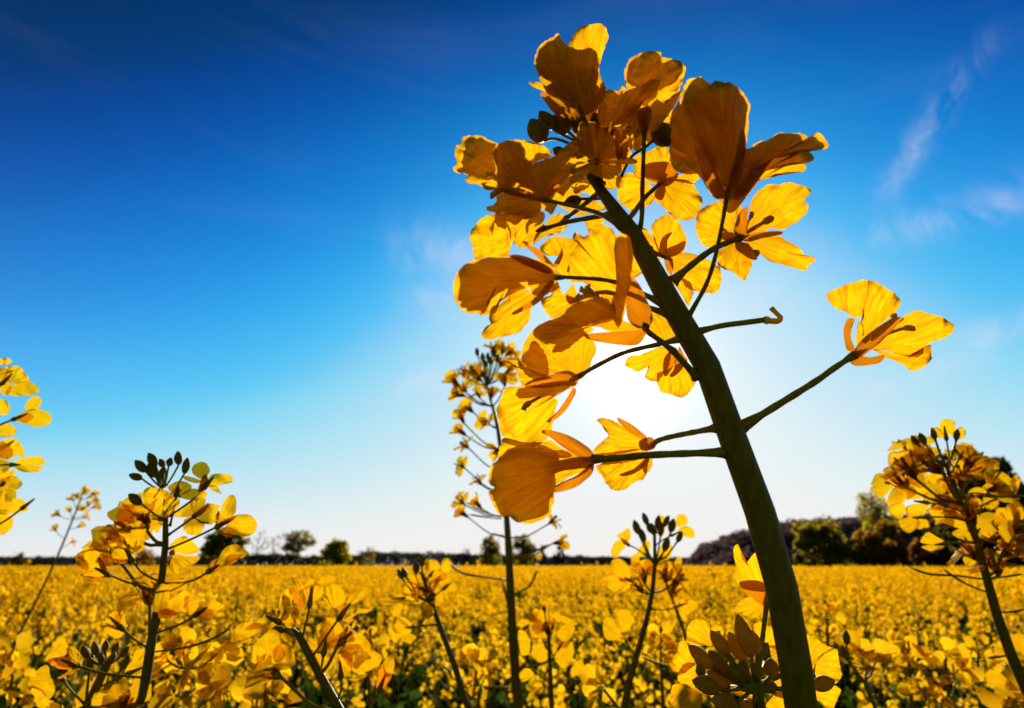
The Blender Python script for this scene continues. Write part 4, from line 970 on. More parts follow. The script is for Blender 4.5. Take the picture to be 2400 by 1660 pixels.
PL['edge'] = auto_plant('rapeseed_plant', 'flowering plant cut by the left edge of the frame, against blue sky', ('L', '-30,-40 -40,300 -40,700 -60,1100 -90,1596'), (5, 11), .24,
    fl('L', '-50,480 -60,150 -50,650'), seed=3, scale=1.0)
auto_plant('rapeseed_plant', 'thin leaning small-flowered plant left of the dark-budded plant, farther off', ('L', '375,625 330,740 260,910 180,1080 90,1260 30,1400'), (1.6, 3.6), 1.05,
    fl('L', '320,665 380,625 418,640 425,670 310,715 370,705 420,700 380,745 260,735 245,800 355,785 330,855 345,650 400,655 395,690'), seed=4, scale=1.0, half=.5, stamens=False)
auto_plant('rapeseed_plant', 'tall straight middle plant with small flowers, left of the giant stem', ('N', '400,-560 470,-300 515,60 535,330 545,500 560,800 580,1200 612,1596'), (3, 12), .48,
    fl('T5', '520,1050 620,1040 700,1090 170,1300 280,1290 80,1420 180,1480 400,1340 700,1290 640,1400 500,1530 330,1380 620,1200 760,1200') + fl('T6', '120,120 330,100 240,280 150,380 420,420 150,540 180,680 130,920 340,1080 170,1460 1190,1530 560,760 130,1310 330,1350') + fl('N', '885,490'),
    fl('T5', '330,1080 390,1140 450,1130 525,1100 480,1180 420,1210 560,1150'),
    [('N', '525,740 380,720 230,690 120,600', 2.2), ('N', '580,835 660,800 700,760 740,670', 2.2), ('N', '620,1340 850,1270 990,1190 1100,1100', 2.6), ('N', '550,1460 350,1445 220,1400 90,1290', 2.6), ('N', '575,1060 545,900 505,750', 2.4), ('N', '515,445 470,440 440,430', 2), ('N', '575,600 700,560 820,500', 2), ('T6', '600,1500 400,1440 210,1340', 1.6), ('T6', '600,1520 420,1500 230,1470', 1.6)], seed=5, scale=1.0, half=.5)
PL['curved'] = auto_plant('rapeseed_plant', 'bud-tipped plant on a curved stem between middle plant and giant stem', ('N', '1522,430 1525,640 1500,870 1440,1120 1370,1350 1320,1596'), (3.5, 9), .33,
    fl('N', '1450,700 1690,730 1660,790 1400,780 1600,700'),
    fl('N', '1400,385 1460,330 1490,390 1545,350 1602,345 1640,375 1690,450 1440,440 1600,500 1510,400 1565,400'), seed=6, branches_=[('N', '1570,690 1600,760 1640,850 1680,980 1740,1180 1760,1596', 5)], pods=[('N', '1450,1260 1520,1290 1600,1310', 2.4)])
PL['pale'] = auto_plant('rapeseed_plant', 'pale-flowered plant with a reddish stem left of the middle plant', ('M', '1532,610 1590,780 1660,1000 1760,1250 1860,1596'), (4, 8), .30,
    fl('M', '1580,720'), [(t, x, y, 5.5) for t, x, y in fl('M', '1530,515 1490,550 1400,600 1480,575 1370,612')], seed=7, pods=[('M', '1640,980 1560,990 1470,1000', 1.8)])
PL['bent'] = auto_plant('rapeseed_plant', 'bent plant with large petals, low between left plant and reddish-stemmed plant', ('M', '600,1010 700,1180 770,1330 860,1500 910,1610'), (8, 12), .18,
    [(t, x, y, .01) for t, x, y in fl('M', '420,1330 1000,1050')], [], seed=8, half=.15)
PL['tuft'] = auto_plant('rapeseed_plant', 'short plant just right of the tall middle stem, flowers in a tuft', ('N', '815,1090 820,1250 828,1400 835,1596'), (4, 6), .34,
    fl('N', '800,1060'), [('N', 785, 930, 4.5)], seed=9)
auto_plant('rapeseed_plant', 'low plant whose single yellow flower faces down right of the tuft', ('N', '1190,1480 1230,1540 1290,1610'), (3, 4), .3, fl('N', '1130,1460 1150,1420'), seed=33, low=True)
auto_plant('rapeseed_plant', 'short plant with open blossoms right of the giant stem\'s foot', ('D', '1235,1130 1290,1200 1360,1300 1420,1450 1440,1600'), (3, 5), .3,
    fl('D', '1310,1090 1420,1090 1350,1130 1270,1060'), fl('D', '1240,1010 1230,1100'), seed=34, low=True)
auto_plant('rapeseed_plant', 'plant with pale blossoms low right, left of the right-edge plant', ('D', '1830,1130 1850,1300 1870,1600'), (3, 5), .42,
    fl('D', '1840,1090 1880,1170 1950,1200 1800,1180 1900,1230 1690,1310 1640,1340 1790,1290 1810,1400'), seed=35, low=True)
auto_plant('rapeseed_plant', 'plant with pale blossoms low right, nearest the giant stem\'s foot', ('D', '1600,1020 1620,1200 1640,1600'), (3, 5), .45,
    fl('D', '1560,1080 1640,1110 1690,1090 1560,1160 1650,1150 1730,1140 1530,1050'), seed=36, low=True)
auto_plant('rapeseed_plant', 'plant with bright blossoms cut by the lower right corner', ('D', '2330,1150 2320,1300 2340,1610'), (4, 6), .27,
    fl('D', '2240,1210 2290,1330 2260,1400 2310,1110 2200,1330'), seed=37, low=True)
# blossoms of these plants that the photograph shows petal by petal
TR = random.Random(11)
def tflower(plant, tile, center, d, way, petals, sepals=(), r=2.6, stamen=()):
    cpx = px(tile, *center); c = P(*cpx, d)
    path = smooth_path([c] + [P(*px(tile, *w), d + (plant_d[plant.name] - d) * (i + 1) / len(way)) for i, w in enumerate(way)], 16)
    V, Fc = tube(path, [r * 1.2 * d / F] + [r * d / F] * 13 + [r * 1.25 * d / F, r * 1.5 * d / F], 9); mesh_obj('flower_stalk', V, Fc, M_STALK, plant, c)
    ax = (c - path[3]).normalized(); rn = .0009
    V, Fc = tube([c - ax * rn, c, c + ax * rn * 1.2, c + ax * rn * 3, c + ax * rn * 5.5], [rn * .5, rn, rn * .8, rn * .55, rn * .3], 9)
    f_ = mesh_obj('flower', V, Fc, M_STALK, plant, c)
    for o in petals:
        SEED[0] += 1
        V, Fc, UV = sheet(pts(tile, o), cpx, d + TR.uniform(0, .002), TR.uniform(-.001, .004), TR.uniform(-.001, .0015), TR.uniform(-.0015, .0012), 0.0005, SEED[0], edge=.09 / d, n=44)
        mesh_obj('petal', V, Fc, M_PETAL2, f_, c, uv=UV)
    for o in sepals:
        SEED[0] += 1
        V, Fc, UV = sheet(pts(tile, o), cpx, d - .0008, TR.uniform(-.001, .001), -.0006, .0008, .00005, SEED[0], edge=.02, n=30)
        mesh_obj('sepal', V, Fc, M_SEPAL, f_, c, uv=UV)
    for o in stamen:
        q = smooth_path([P(x, y, d - .001) for x, y in pts(tile, o)], 8); V, Fc = tube(q, [.00018] * 5 + [.0004, .0004, .0001], 6); mesh_obj('stamen', V, Fc, M_STAMEN, f_, c)
LP, RP, MP, CP, BP_ = PL['left'], PL['right'], PL['bent'], PL['curved'], PL['corner']; PP, TP_, EP = PL['pale'], PL['tuft'], PL['edge']
plant_d = {LP.name: .19, RP.name: .25, MP.name: .18, CP.name: .33, BP_.name: .2, PP.name: .30, TP_.name: .34, EP.name: .24}
for b_, t_, w_, j_ in [((840, 350), (720, 225), 48, (1020, 540)), ((950, 290), (865, 145), 46, (1020, 530)), ((1035, 300), (985, 210), 36, (1025, 520)), ((1085, 290), (1110, 195), 36, (1040, 520)), ((1195, 275), (1185, 125), 40, (1060, 500)),
                       ((1255, 370), (1290, 195), 42, (1080, 640)), ((795, 425), (655, 380), 42, (1010, 560)), ((795, 700), (650, 590), 50, (1050, 880)), ((950, 410), (860, 260), 46, (1020, 560)), ((1010, 480), (1035, 290), 50, (1025, 570))]:
    hbud(('A', *b_), ('A', *t_), w_ / 4.612, .19 + TR.uniform(-.004, .004), [('A', (b_[0] + j_[0]) / 2, (b_[1] + j_[1]) / 2 + 10, .19), ('A', *j_, .19)], plant=LP, r=2.2)
tflower(LP, 'A', (1470, 520), .186, [(1330, 665), (1090, 830)], ['1335,310 1370,265 1450,243 1510,280 1530,340 1500,400 1440,430 1380,400 1340,360', '1490,480 1540,390 1620,370 1720,375 1775,415 1765,465 1650,490 1560,505', '1240,400 1300,400 1380,425 1440,450 1400,475 1300,455 1250,425', '1500,490 1600,505 1640,550 1655,590 1600,570 1540,540'], ['1440,420 1480,375 1510,420 1505,490 1470,560 1400,560 1420,480'])
tflower(LP, 'A', (1170, 600), .180, [(1140, 760), (1100, 930)], ['810,570 850,520 930,515 1040,545 1110,580 1150,620 1080,650 950,640 830,625', '1080,510 1150,465 1230,450 1310,480 1335,520 1300,570 1220,600 1140,590 1090,550', '1200,610 1330,535 1420,545 1495,570 1490,620 1400,660 1310,655 1240,640', '1090,620 1190,640 1200,720 1120,790 1060,850 1020,820 1030,700'], [], stamen=['1170,600 1180,550 1190,510', '1170,600 1200,560 1220,540', '1170,610 1200,620 1210,630'])
tflower(LP, 'A', (1610, 945), .185, [(1350, 1070), (1080, 1185)], ['1650,750 1680,670 1740,605 1790,605 1815,660 1810,780 1760,850 1690,850 1640,800', '1690,960 1800,830 1870,810 1960,815 2020,870 2040,930 2010,1010 1940,1050 1850,1045 1790,1000', '1600,920 1620,780 1680,830 1760,860 1830,830 1740,900', '1640,960 1740,950 1830,1000 1810,1040 1730,1010'], ['1600,935 1660,880 1760,840 1830,820 1760,890 1680,935 1620,960', '1595,920 1590,830 1625,770 1635,800 1615,900', '1610,960 1680,1010 1760,1035 1830,1030 1760,1055 1670,1035'])
tflower(LP, 'A', (1365, 830), .196, [(1230, 930), (1080, 1035)], ['1240,930 1260,860 1330,840 1400,850 1470,900 1460,970 1400,1035 1310,1030 1250,990', '1380,800 1500,700 1640,715 1600,800 1590,900 1500,920 1430,870', '1140,830 1180,760 1290,700 1330,670 1340,760 1340,830 1240,840', '1330,680 1420,640 1480,640 1470,720 1400,800 1340,790'], ['1360,820 1430,760 1500,690 1530,710 1460,800 1390,840', '1370,840 1420,885 1520,890 1500,910 1420,905'])
tflower(LP, 'A', (1000, 860), .197, [(1050, 900)], ['510,870 530,800 600,740 700,715 790,730 850,780 780,830 690,880 610,940 530,920', '700,800 830,790 900,840 1000,860 1030,900 900,890 780,870', '800,680 900,690 960,640 1020,660 1010,780 980,820 880,770', '830,900 900,880 990,920 1000,950 960,1020 930,980 860,1000 840,980'])
tflower(LP, 'A', (690, 1300), .183, [(800, 1440), (1010, 1550)], ['410,1060 430,1000 520,930 600,960 680,890 760,880 830,930 840,1010 800,1090 730,1180 640,1200 550,1150 460,1160 420,1110', '480,1180 560,1130 640,1180 720,1240 700,1300 600,1310 510,1330 470,1260', '690,1190 760,1150 820,1060 825,1110 780,1180 720,1220', '430,1060 470,1000 540,990 530,1060 480,1120 440,1100'], ['480,1290 600,1300 690,1280 660,1320 560,1345'], stamen=['660,1250 630,1150 600,1080', '670,1250 660,1180 650,1130'])
tflower(LP, 'A', (440, 1460), .178, [(600, 1530), (800, 1590), (1010, 1650)], ['80,1250 150,1210 310,1165 380,1110 430,1070 440,1180 480,1260 500,1330 430,1400 440,1450 330,1410 210,1420 110,1380 80,1310', '370,1260 440,1260 490,1310 460,1370 410,1400', '130,1470 200,1430 330,1410 390,1470 300,1500 220,1490'], ['310,1280 350,1280 410,1380 460,1460 400,1480 340,1380', '200,1475 300,1500 440,1465 380,1500 280,1515'])
tflower(LP, 'A', (1120, 1230), .197, [(1060, 1330)], ['1100,1150 1160,1080 1250,1045 1330,1090 1410,1180 1400,1220 1300,1250 1190,1230 1120,1200', '1130,1230 1280,1260 1420,1265 1380,1330 1270,1380 1210,1370 1140,1310', '1090,1370 1130,1280 1180,1340 1190,1450 1120,1410'])
tflower(LP, 'A', (1515, 1430), .185, [(1400, 1500), (1270, 1545), (1040, 1560)], ['1620,1290 1700,1170 1800,1135 1880,1170 1940,1220 1900,1270 1780,1310 1680,1360 1600,1390', '1720,1260 1830,1230 1930,1225 1820,1300 1740,1330'], ['1510,1420 1510,1370 1560,1310 1620,1290 1590,1380 1530,1430', '1530,1440 1620,1380 1790,1300 1900,1240 1780,1340 1640,1390 1570,1440'])
tflower(LP, 'B', (1450, 500), .178, [(1480, 560), (1420, 760)], ['1430,260 1470,180 1560,180 1590,280 1560,380 1500,480 1420,500 1400,400', '1560,180 1680,165 1750,160 1770,220 1700,240 1600,270', '1560,370 1640,310 1740,240 1790,290 1780,400 1790,490 1680,460 1580,430', '1760,310 1830,280 1880,340 1885,410 1830,480 1780,490 1770,400'], ['1430,500 1500,440 1560,430 1680,480 1560,530 1470,520'])
tflower(LP, 'B', (1850, 500), .188, [(1700, 590), (1430, 690)], ['1880,430 1950,380 2000,310 2060,340 2120,380 2160,400 2080,460 2020,540 1980,560 1900,540', '1860,480 1950,440 2060,440 2000,560 1910,550'], ['1840,500 1900,410 1990,400 1930,480 1870,520'])
tflower(LP, 'B', (1095, 640), .19, [(1220, 750), (1380, 850)], ['920,560 940,500 1020,450 1100,450 1110,560 1040,590 960,600', '1020,510 1100,480 1130,560 1150,620 1060,620', '870,620 930,590 1060,650 1110,690 1020,740 950,700'], ['930,580 1000,610 1100,640 1040,655 960,620'])
tflower(LP, 'B', (630, 1020), .182, [(900, 1100), (1330, 1150)], ['300,950 330,880 380,770 430,720 480,715 530,790 535,860 470,940 400,960 320,980', '530,830 590,830 650,890 660,960 620,1010 540,940'], ['310,970 450,930 560,940 635,1010 560,1060 420,1050', '370,1165 480,1120 590,1040 570,1090 470,1150'])
tflower(BP_, 'B', (480, 1170), .19, [(560, 1280), (700, 1420)], ['110,1210 180,1100 280,1020 330,1030 350,1150 420,1190 390,1300 330,1370 250,1290 160,1250', '150,1260 260,1290 330,1370 480,1440 450,1465 220,1460 190,1370'])
tflower(BP_, 'B', (740, 1430), .195, [(700, 1500)], ['750,1420 800,1320 890,1250 960,1210 1040,1205 1100,1260 1080,1360 960,1410 840,1440'])
tflower(BP_, 'B', (1150, 1110), .205, [(950, 1200), (800, 1280)], ['1220,880 1270,855 1335,860 1320,1000 1280,1120 1180,1130 1120,1080 1200,960'])
tflower(MP, 'E', (630, 650), .172, [(780, 720), (850, 770)], ['630,600 700,510 800,480 850,520 865,610 850,700 760,720 680,690', '630,470 660,330 710,290 760,270 780,380 740,480 690,520', '120,800 150,710 220,660 330,650 430,680 520,650 600,660 520,740 420,760 300,820 190,850', '370,650 430,600 540,560 600,590 560,650 460,660', '160,955 180,880 260,840 330,840 260,900'], stamen=['600,640 580,560 550,510', '600,640 620,560 640,520', '610,650 680,580 700,500'])
tflower(MP, 'E', (660, 740), .183, [(850, 820)], ['500,760 560,720 640,720 660,850 750,900 770,1000 740,1100 640,1090 540,1120 420,1050 370,980 360,900 420,830', '320,1080 340,980 400,1010 450,1080 400,1110', '560,960 640,900 700,1000 650,1080 580,1080', '640,790 720,740 800,750 835,800 760,870 690,860'])
tflower(MP, 'E', (965, 460), .182, [(940, 600), (890, 800)], ['760,155 850,170 900,250 980,170 1030,210 1080,240 960,260 850,300 800,230', '880,300 980,240 1080,260 1130,300 1080,380 980,440 930,400', '1050,210 1130,130 1190,105 1240,160 1250,190 1150,230 1080,240'], ['840,420 880,350 910,380 890,490 850,500', '780,280 830,310 840,400 800,440 770,360'])
tflower(MP, 'E', (1290, 610), .182, [(1230, 690), (1000, 1020)], ['1150,330 1145,260 1210,225 1280,240 1340,320 1360,420 1300,460 1200,460 1160,400', '1370,420 1430,340 1520,290 1590,300 1610,350 1540,400 1450,450 1390,460', '1060,440 1130,380 1200,460 1290,470 1240,490 1120,460', '1360,620 1450,560 1530,500 1650,510 1600,550 1500,550 1420,610'], ['1270,610 1300,500 1350,430 1350,540 1310,620'])
tflower(MP, 'E', (1120, 1000), .186, [(1095, 1160), (1090, 1230)], ['1020,790 1040,700 1120,645 1200,670 1240,750 1235,850 1180,950 1120,1000 1060,930 1020,860', '930,880 1020,830 1060,920 1040,1000 1000,1010 950,930', '1220,830 1290,850 1310,920 1270,1000 1200,980', '1040,1010 1120,1000 1240,1040 1180,1200 1120,1260 1080,1130'])
tflower(MP, 'E', (1310, 1250), .178, [(1310, 1400), (1240, 1600)], ['1310,970 1360,900 1420,800 1530,775 1590,830 1580,900 1560,980 1450,1000 1430,1100 1310,1000', '1440,1100 1560,980 1660,965 1740,1000 1760,1060 1700,1150 1560,1200 1450,1200', '1270,1050 1300,980 1380,970 1440,1020 1430,1130 1400,1240 1290,1240 1270,1140'])
tflower(MP, 'E', (1740, 1390), .18, [(1690, 1500), (1600, 1640)], ['1780,1090 1880,1010 1900,1130 1870,1230 1800,1190'], ['1700,1370 1720,1250 1770,1100 1800,1190 1870,1230 1820,1330 1760,1390'])
tflower(CP, 'G', (255, 602), .32, [(330, 650), (420, 715)], ['105,490 110,450 160,430 220,460 250,520 255,590 200,590 140,560', '75,610 90,570 160,560 220,600 190,660 130,690 90,660', '180,680 240,605 270,620 260,680'], ['160,590 220,585 270,600 200,615'], r=1.6)
tflower(CP, 'G', (580, 250), .33, [(510, 285), (450, 330)], ['610,140 620,95 660,82 700,110 700,160 650,185 620,180', '620,210 690,178 740,195 760,240 745,270 690,260 640,240', '480,110 530,105 540,160 520,230 500,260'], ['550,200 590,150 615,140 605,190 570,215'], r=1.6)
tflower(CP, 'G', (245, 325), .32, [(330, 370), (440, 470)], ['105,390 130,310 180,285 220,330 180,380 140,430', '150,250 200,220 240,190 260,230 250,290 200,290'], ['180,270 230,290 255,325 210,320'], r=1.6)
tflower(CP, 'G', (400, 420), .335, [(445, 480)], ['290,480 330,450 390,440 430,490 380,525 310,520', '310,380 360,310 410,295 400,390 340,420', '270,410 310,390 330,450 290,500 260,470'], r=1.6)
tflower(CP, 'G', (490, 430), .34, [(455, 500)], ['500,490 540,455 580,460 590,520 550,560 510,540', '600,460 640,410 660,450 640,510 610,490', '540,350 580,330 570,420 520,450 500,430', '470,360 510,340 520,420 490,470'], r=1.6)
tflower(CP, 'G', (225, 1075), .31, [(250, 1120), (305, 1210)], ['45,1000 50,910 90,890 140,910 170,980 190,1050 80,1065', '140,900 150,850 200,825 260,845 285,890 270,950 200,1010 150,950', '130,1055 200,1060 220,1080 170,1085'], r=1.6)
tflower(CP, 'G', (630, 800), .33, [(520, 830), (420, 825)], ['615,770 690,740 760,760 780,800 730,850 680,870 640,820', '640,840 690,880 700,930 670,910'], r=1.6)
for ce, wy, pe in [((1590, 625), [(1555, 680)], ['1555,560 1570,520 1620,505 1660,540 1650,580 1600,595 1560,585', '1670,560 1680,510 1720,495 1750,540 1720,600 1690,610', '1590,620 1650,590 1710,620 1690,660 1630,660']),
                   ((1690, 720), [(1640, 760), (1600, 800)], ['1640,640 1700,600 1740,650 1720,710 1660,690', '1690,690 1760,680 1790,720 1720,740']),
                   ((1530, 720), [(1575, 740)], ['1390,720 1400,675 1460,670 1520,700 1500,760 1420,760', '1410,780 1480,760 1510,830 1470,875 1430,850', '1430,620 1480,610 1530,650 1500,690 1440,670']),
                   ((1590, 780), [(1590, 790)], ['1560,770 1600,730 1660,720 1690,780 1660,840 1610,830']),
                   ((1600, 830), [(1610, 850)], ['1510,890 1530,850 1590,840 1620,880 1600,930 1550,945']),
                   ((1410, 790), [(1500, 790), (1590, 800)], ['1250,800 1300,770 1380,760 1410,800 1330,830 1270,840', '1300,900 1330,840 1390,820 1380,880 1330,935']),
                   ((1470, 1000), [(1560, 990), (1655, 985)], ['1330,1000 1360,930 1420,940 1460,1000 1430,1060 1360,1050', '1280,1030 1340,1010 1380,1080 1340,1120 1300,1080', '1370,1080 1440,1050 1490,1080 1430,1120'])]:
    tflower(PP, 'M', ce, .30 + TR.uniform(-.006, .006), wy, pe, r=1.7)
for ce, wy, pe in [((800, 1090), [(818, 1160)], ['600,1040 640,990 720,930 750,960 720,1010 650,1050', '690,1030 760,990 830,1040 820,1110 740,1130 690,1090']),
                   ((840, 1060), [(822, 1150)], ['830,970 920,980 1010,1030 960,1040 880,1010', '870,1110 900,1050 960,1030 990,1060 960,1130 920,1150']),
                   ((800, 1190), [(822, 1240)], ['700,1230 720,1180 790,1160 820,1210 800,1270 760,1290 720,1270', '610,1090 650,1080 690,1140 680,1230 630,1230']),
                   ((880, 1200), [(824, 1290)], ['840,1190 880,1150 950,1155 985,1200 970,1270 920,1335 870,1290 850,1240']),
                   ((730, 1360), [(780, 1400), (830, 1440)], ['620,1370 660,1330 720,1350 700,1390 640,1420']),
                   ((1000, 1390), [(900, 1420), (832, 1460)], ['960,1350 990,1290 1040,1275 1050,1340 1010,1400 970,1390'])]:
    tflower(TP_, 'N', ce, .34 + TR.uniform(-.006, .006), wy, pe, r=1.6)
for ce, wy, pe in [((10, 150), [(-30, 190)], ['20,80 80,72 110,100 130,140 70,150 20,130', '50,160 130,140 175,185 110,205 40,200', '-20,100 30,110 50,180 10,200', '0,40 40,38 52,55 20,68 -10,60']),
                   ((60, 310), [(10, 330), (-35, 350)], ['110,260 115,240 140,210 175,210 185,240 150,270', '60,310 120,270 180,265 225,290 225,325 170,345 110,330', '-20,225 20,222 45,250 30,290 -10,280', '-20,340 40,330 72,355 60,382 -10,385', '70,300 120,280 150,300 110,325']),
                   ((10, 440), [(-35, 470)], ['-10,420 30,395 75,400 105,440 105,480 70,465 40,450', '10,440 50,450 70,470 30,490 0,470']),
                   ((50, 512), [(0, 512), (-38, 520)], ['50,505 110,480 180,475 200,510 140,515 80,512', '60,515 120,515 190,520 160,545 90,540']),
                   ((10, 600), [(-38, 640)], ['-20,545 50,535 70,550 20,585', '-10,590 60,560 100,595 80,620 20,640', '10,640 30,640 40,700 0,690']),
                   ((100, 705), [(40, 750), (-40, 800)], ['0,700 50,670 100,665 125,710 90,725 20,730', '-10,730 50,740 55,790 10,825 -20,800'])]:
    tflower(EP, 'L', ce, .24 + TR.uniform(-.005, .005), wy, pe, r=2.2)
for ce, wy, pe in [((600, 260), [(640, 500)], ['535,140 560,95 610,85 670,105 680,160 640,220 560,220', '640,230 680,180 740,155 775,200 760,250 720,270', '450,175 510,160 550,180 580,250 500,240']),
                   ((720, 430), [(650, 560)], ['690,330 740,300 820,310 855,350 820,400 740,400', '830,440 880,405 930,440 945,510 900,560 840,550', '640,480 720,440 800,470 830,540 760,600 690,590 650,540']),
                   ((390, 450), [(580, 540)], ['90,390 180,370 280,350 330,420 200,450 140,490 85,490', '130,540 200,500 300,490 290,590 200,620 150,600', '290,260 340,230 390,300 410,400 330,400']),
                   ((430, 830), [(560, 850), (720, 900)], ['150,700 200,640 300,610 400,660 430,760 350,800 220,790 160,750', '50,820 120,780 200,790 230,820 180,840 100,850', '80,900 110,850 200,830 240,880 200,970 130,960', '240,870 330,840 410,840 420,920 340,970 260,960']),
                   ((420, 960), [(600, 960), (770, 990)], ['180,990 280,960 360,1000 330,1060 260,1100 200,1060', '330,1000 400,960 455,1040 400,1060 340,1060']),
                   ((590, 630), [(640, 680)], ['420,600 470,560 550,565 580,620 530,660 460,650', '560,680 620,640 660,720 620,740']),
                   ((970, 760), [(850, 745), (740, 780)], ['800,830 840,785 900,800 940,870 880,885 820,870', '930,780 1000,740 1060,790 1060,880 990,900 940,860', '790,740 850,695 920,700 960,740 850,760', '920,690 980,650 1015,680 960,710']),
                   ((1200, 775), [(1060, 780), (860, 760)], ['1180,640 1215,580 1255,610 1255,680 1210,760', '1190,800 1280,860 1290,980 1240,950', '1060,740 1150,700 1200,760 1120,790']),
                   ((600, 860), [(720, 900)], ['420,900 480,865 590,870 575,910 490,945', '580,900 620,840 690,830 700,900 620,945']),
                   ((590, 1195), [(700, 1185), (840, 1190)], ['370,1170 430,1095 510,1130 590,1190 470,1200 390,1190', '380,1220 470,1200 590,1200 560,1240 470,1265 400,1240']),
                   ((815, 1080), [(830, 1110)], ['530,990 600,970 700,975 790,1010 830,1080 720,1060 620,1030', '650,1100 740,1060 820,1110 830,1170 720,1150']),
                   ((1050, 1240), [(950, 1260)], ['1060,1160 1140,1150 1220,1180 1220,1270 1120,1250 1060,1230', '1050,1250 1130,1250 1220,1270 1120,1310 1060,1280']),
                   ((880, 1260), [(910, 1300)], ['740,1210 800,1190 860,1230 830,1290 760,1280', '750,1320 830,1280 880,1330 850,1380 780,1390']),
                   ((870, 1090), [(850, 1110)], ['860,1080 950,1080 1010,1130 1020,1160 930,1130 880,1130', '1060,930 1130,920 1165,970 1110,1000 1040,980'])]:
    tflower(RP, 'Q', ce, .25 + TR.uniform(-.006, .006), wy, pe, r=2.0)
# fuller blossoming plants standing low along the bottom of the view
for lab, st, dd, spots in [
    ('leafy-stemmed flowering plant low, between the bent plant and the reddish stem', ('M', '1150,1180 1140,1400 1150,1620'), .40, fl('M', '1080,1130 1200,1120 1150,1060 1240,1190 1060,1240 1170,1250 1280,1250 1120,1330 1220,1370')),
    ('flowering plant at the bottom edge right of the left plant, largely cropped', ('L', '1180,1480 1180,1560 1190,1620'), .34, fl('L', '1130,1440 1230,1430 1180,1390 1100,1520 1240,1510 1170,1500 1280,1570 1110,1580')),
    ('flowering plant at the bottom edge just left of the tall middle stem', ('N', '330,1320 340,1480 350,1620'), .42, fl('N', '280,1290 380,1280 330,1230 250,1370 400,1360 320,1380 370,1440 280,1460')),
    ('flowering plant left of the bud fan, under the curved stem', ('N', '1560,1200 1570,1400 1580,1620'), .45, fl('N', '1510,1160 1600,1150 1560,1100 1620,1220 1500,1240 1570,1260 1630,1300')),
    ('flowering plant right of the giant stem, beyond its foot', ('D', '1120,900 1130,1100 1140,1600'), .55, fl('D', '1070,880 1160,870 1110,830 1190,930 1060,950 1130,970 1180,1000')),
    ('flowering plant low right, between the pale blossoms and right edge', ('D', '2030,1150 2040,1350 2050,1600'), .46, fl('D', '1980,1120 2070,1110 2030,1060 2100,1180 1970,1200 2040,1210 2090,1260 1990,1280')),
    ('flowering plant in the bottom left corner below the leaning thin plant', ('L', '60,1420 50,1500 40,1620'), .40, fl('L', '20,1390 100,1380 60,1340 120,1440 10,1460 70,1460 110,1520 30,1540'))]:
    auto_plant('rapeseed_plant', lab, st, (3.2, 4.5), dd, spots, [(st[0], spots[2][1] + 4, spots[2][2] - 30, 5)], seed=int(dd * 1000) + len(lab), scale=0.95, low=True)
# near plant crowned with a sheaf of buds at the foot of the giant stem
bd = .135
bp = [P(*px('D', x, y), bd) for x, y in ((690, 1200), (705, 1330), (725, 1480), (745, 1610))]
e = bp[-1]; bp += [e + Vector((.004, .002, -.06)), Vector((e.x + .02, e.y + .03, .6)), Vector((e.x + .02, e.y + .03, 0))]
bplant = empty('rapeseed_plant', bp[-1]); tag(bplant, 'plant crowned by a fan of fat buds at the giant stem\'s foot', 'rapeseed plant', GP)
sp = smooth_path(bp, 60); V, Fc = tube(sp, list(np.linspace(8, 20, 60) * bd / F), 12); mesh_obj('stem', V, Fc, M_STEM, bplant, Vector(bplant.location))
M_BUD2 = solid_mat('bud_amber', (0.34, 0.17, 0.006), (0.48, 0.26, 0.008), 500, rough=0.6, spec=0.1, trans=0.5, bump=0.25, bdist=0.0003)
for bx, by, tx, ty, w in [(525, 1100, 425, 970, 17), (625, 1145, 533, 978, 17), (705, 1105, 665, 968, 16), (430, 1190, 292, 1055, 18), (520, 1220, 412, 1090, 18), (590, 1250, 540, 1165, 14), (790, 1245, 785, 1135, 17), (712, 1245, 695, 1160, 13),
                          (655, 1325, 585, 1215, 18), (480, 1325, 312, 1268, 19), (530, 1310, 405, 1210, 18), (575, 1405, 425, 1385, 20), (1040, 1305, 1172, 1272, 18), (800, 1340, 765, 1265, 15), (640, 1240, 600, 1150, 13), (670, 1130, 585, 870, 20), (680, 1440, 600, 1400, 15)]:
    red = ty == 870
    hbud(('D', bx, by), ('D', tx, ty), w, bd + random.Random(bx).uniform(-.006, .006), [('D', bx + (690 - bx) * .4, by + (1300 - by) * .45 + 12, bd), ('D', 695 + (ty % 11), 1270 + (bx % 90), bd)], mat=M_BUD2, plant=bplant, r=4.5)
rng = random.Random(77)
def near_sheets(center, outlines, d, sep=()):
    c = P(*px(*center), d); V, Fc = tube([c, c + UP * .001, c + UP * .004], [.0006, .0011, .0005], 8)
    f_ = mesh_obj('flower', V, Fc, M_STALK, bplant, c)
    for t, o, b0, b1 in outlines:
        SEED[0] += 1; V, Fc, UV = sheet(pts(t, o), px(*center), d + b0 * .001, b1 * .001, .001, -.001, .0005, SEED[0]); mesh_obj('petal', V, Fc, M_PETAL, f_, c, uv=UV)
    for t, o, b0, b1 in sep:
        SEED[0] += 1; V, Fc, UV = sheet(pts(t, o), px(*center), d + b0 * .001, b1 * .001, -.001, .001, .00006, SEED[0], edge=.1); mesh_obj('sepal', V, Fc, M_SEPAL, f_, c, uv=UV)
    j = P(*px('D', 700, 1300), bd); stalk(bplant, j, c, .0006, .0005)
near_sheets(('D', 760, 820), [('D', '560,480 590,450 610,530 640,560 700,500 760,560 760,700 680,700 590,690 575,580', 0, 2), ('D', '570,830 650,770 750,800 790,850 790,885 700,890 600,870', 1, 2)], .145, [('D', '595,680 740,680 780,820 740,820 660,760', -1, 0)])
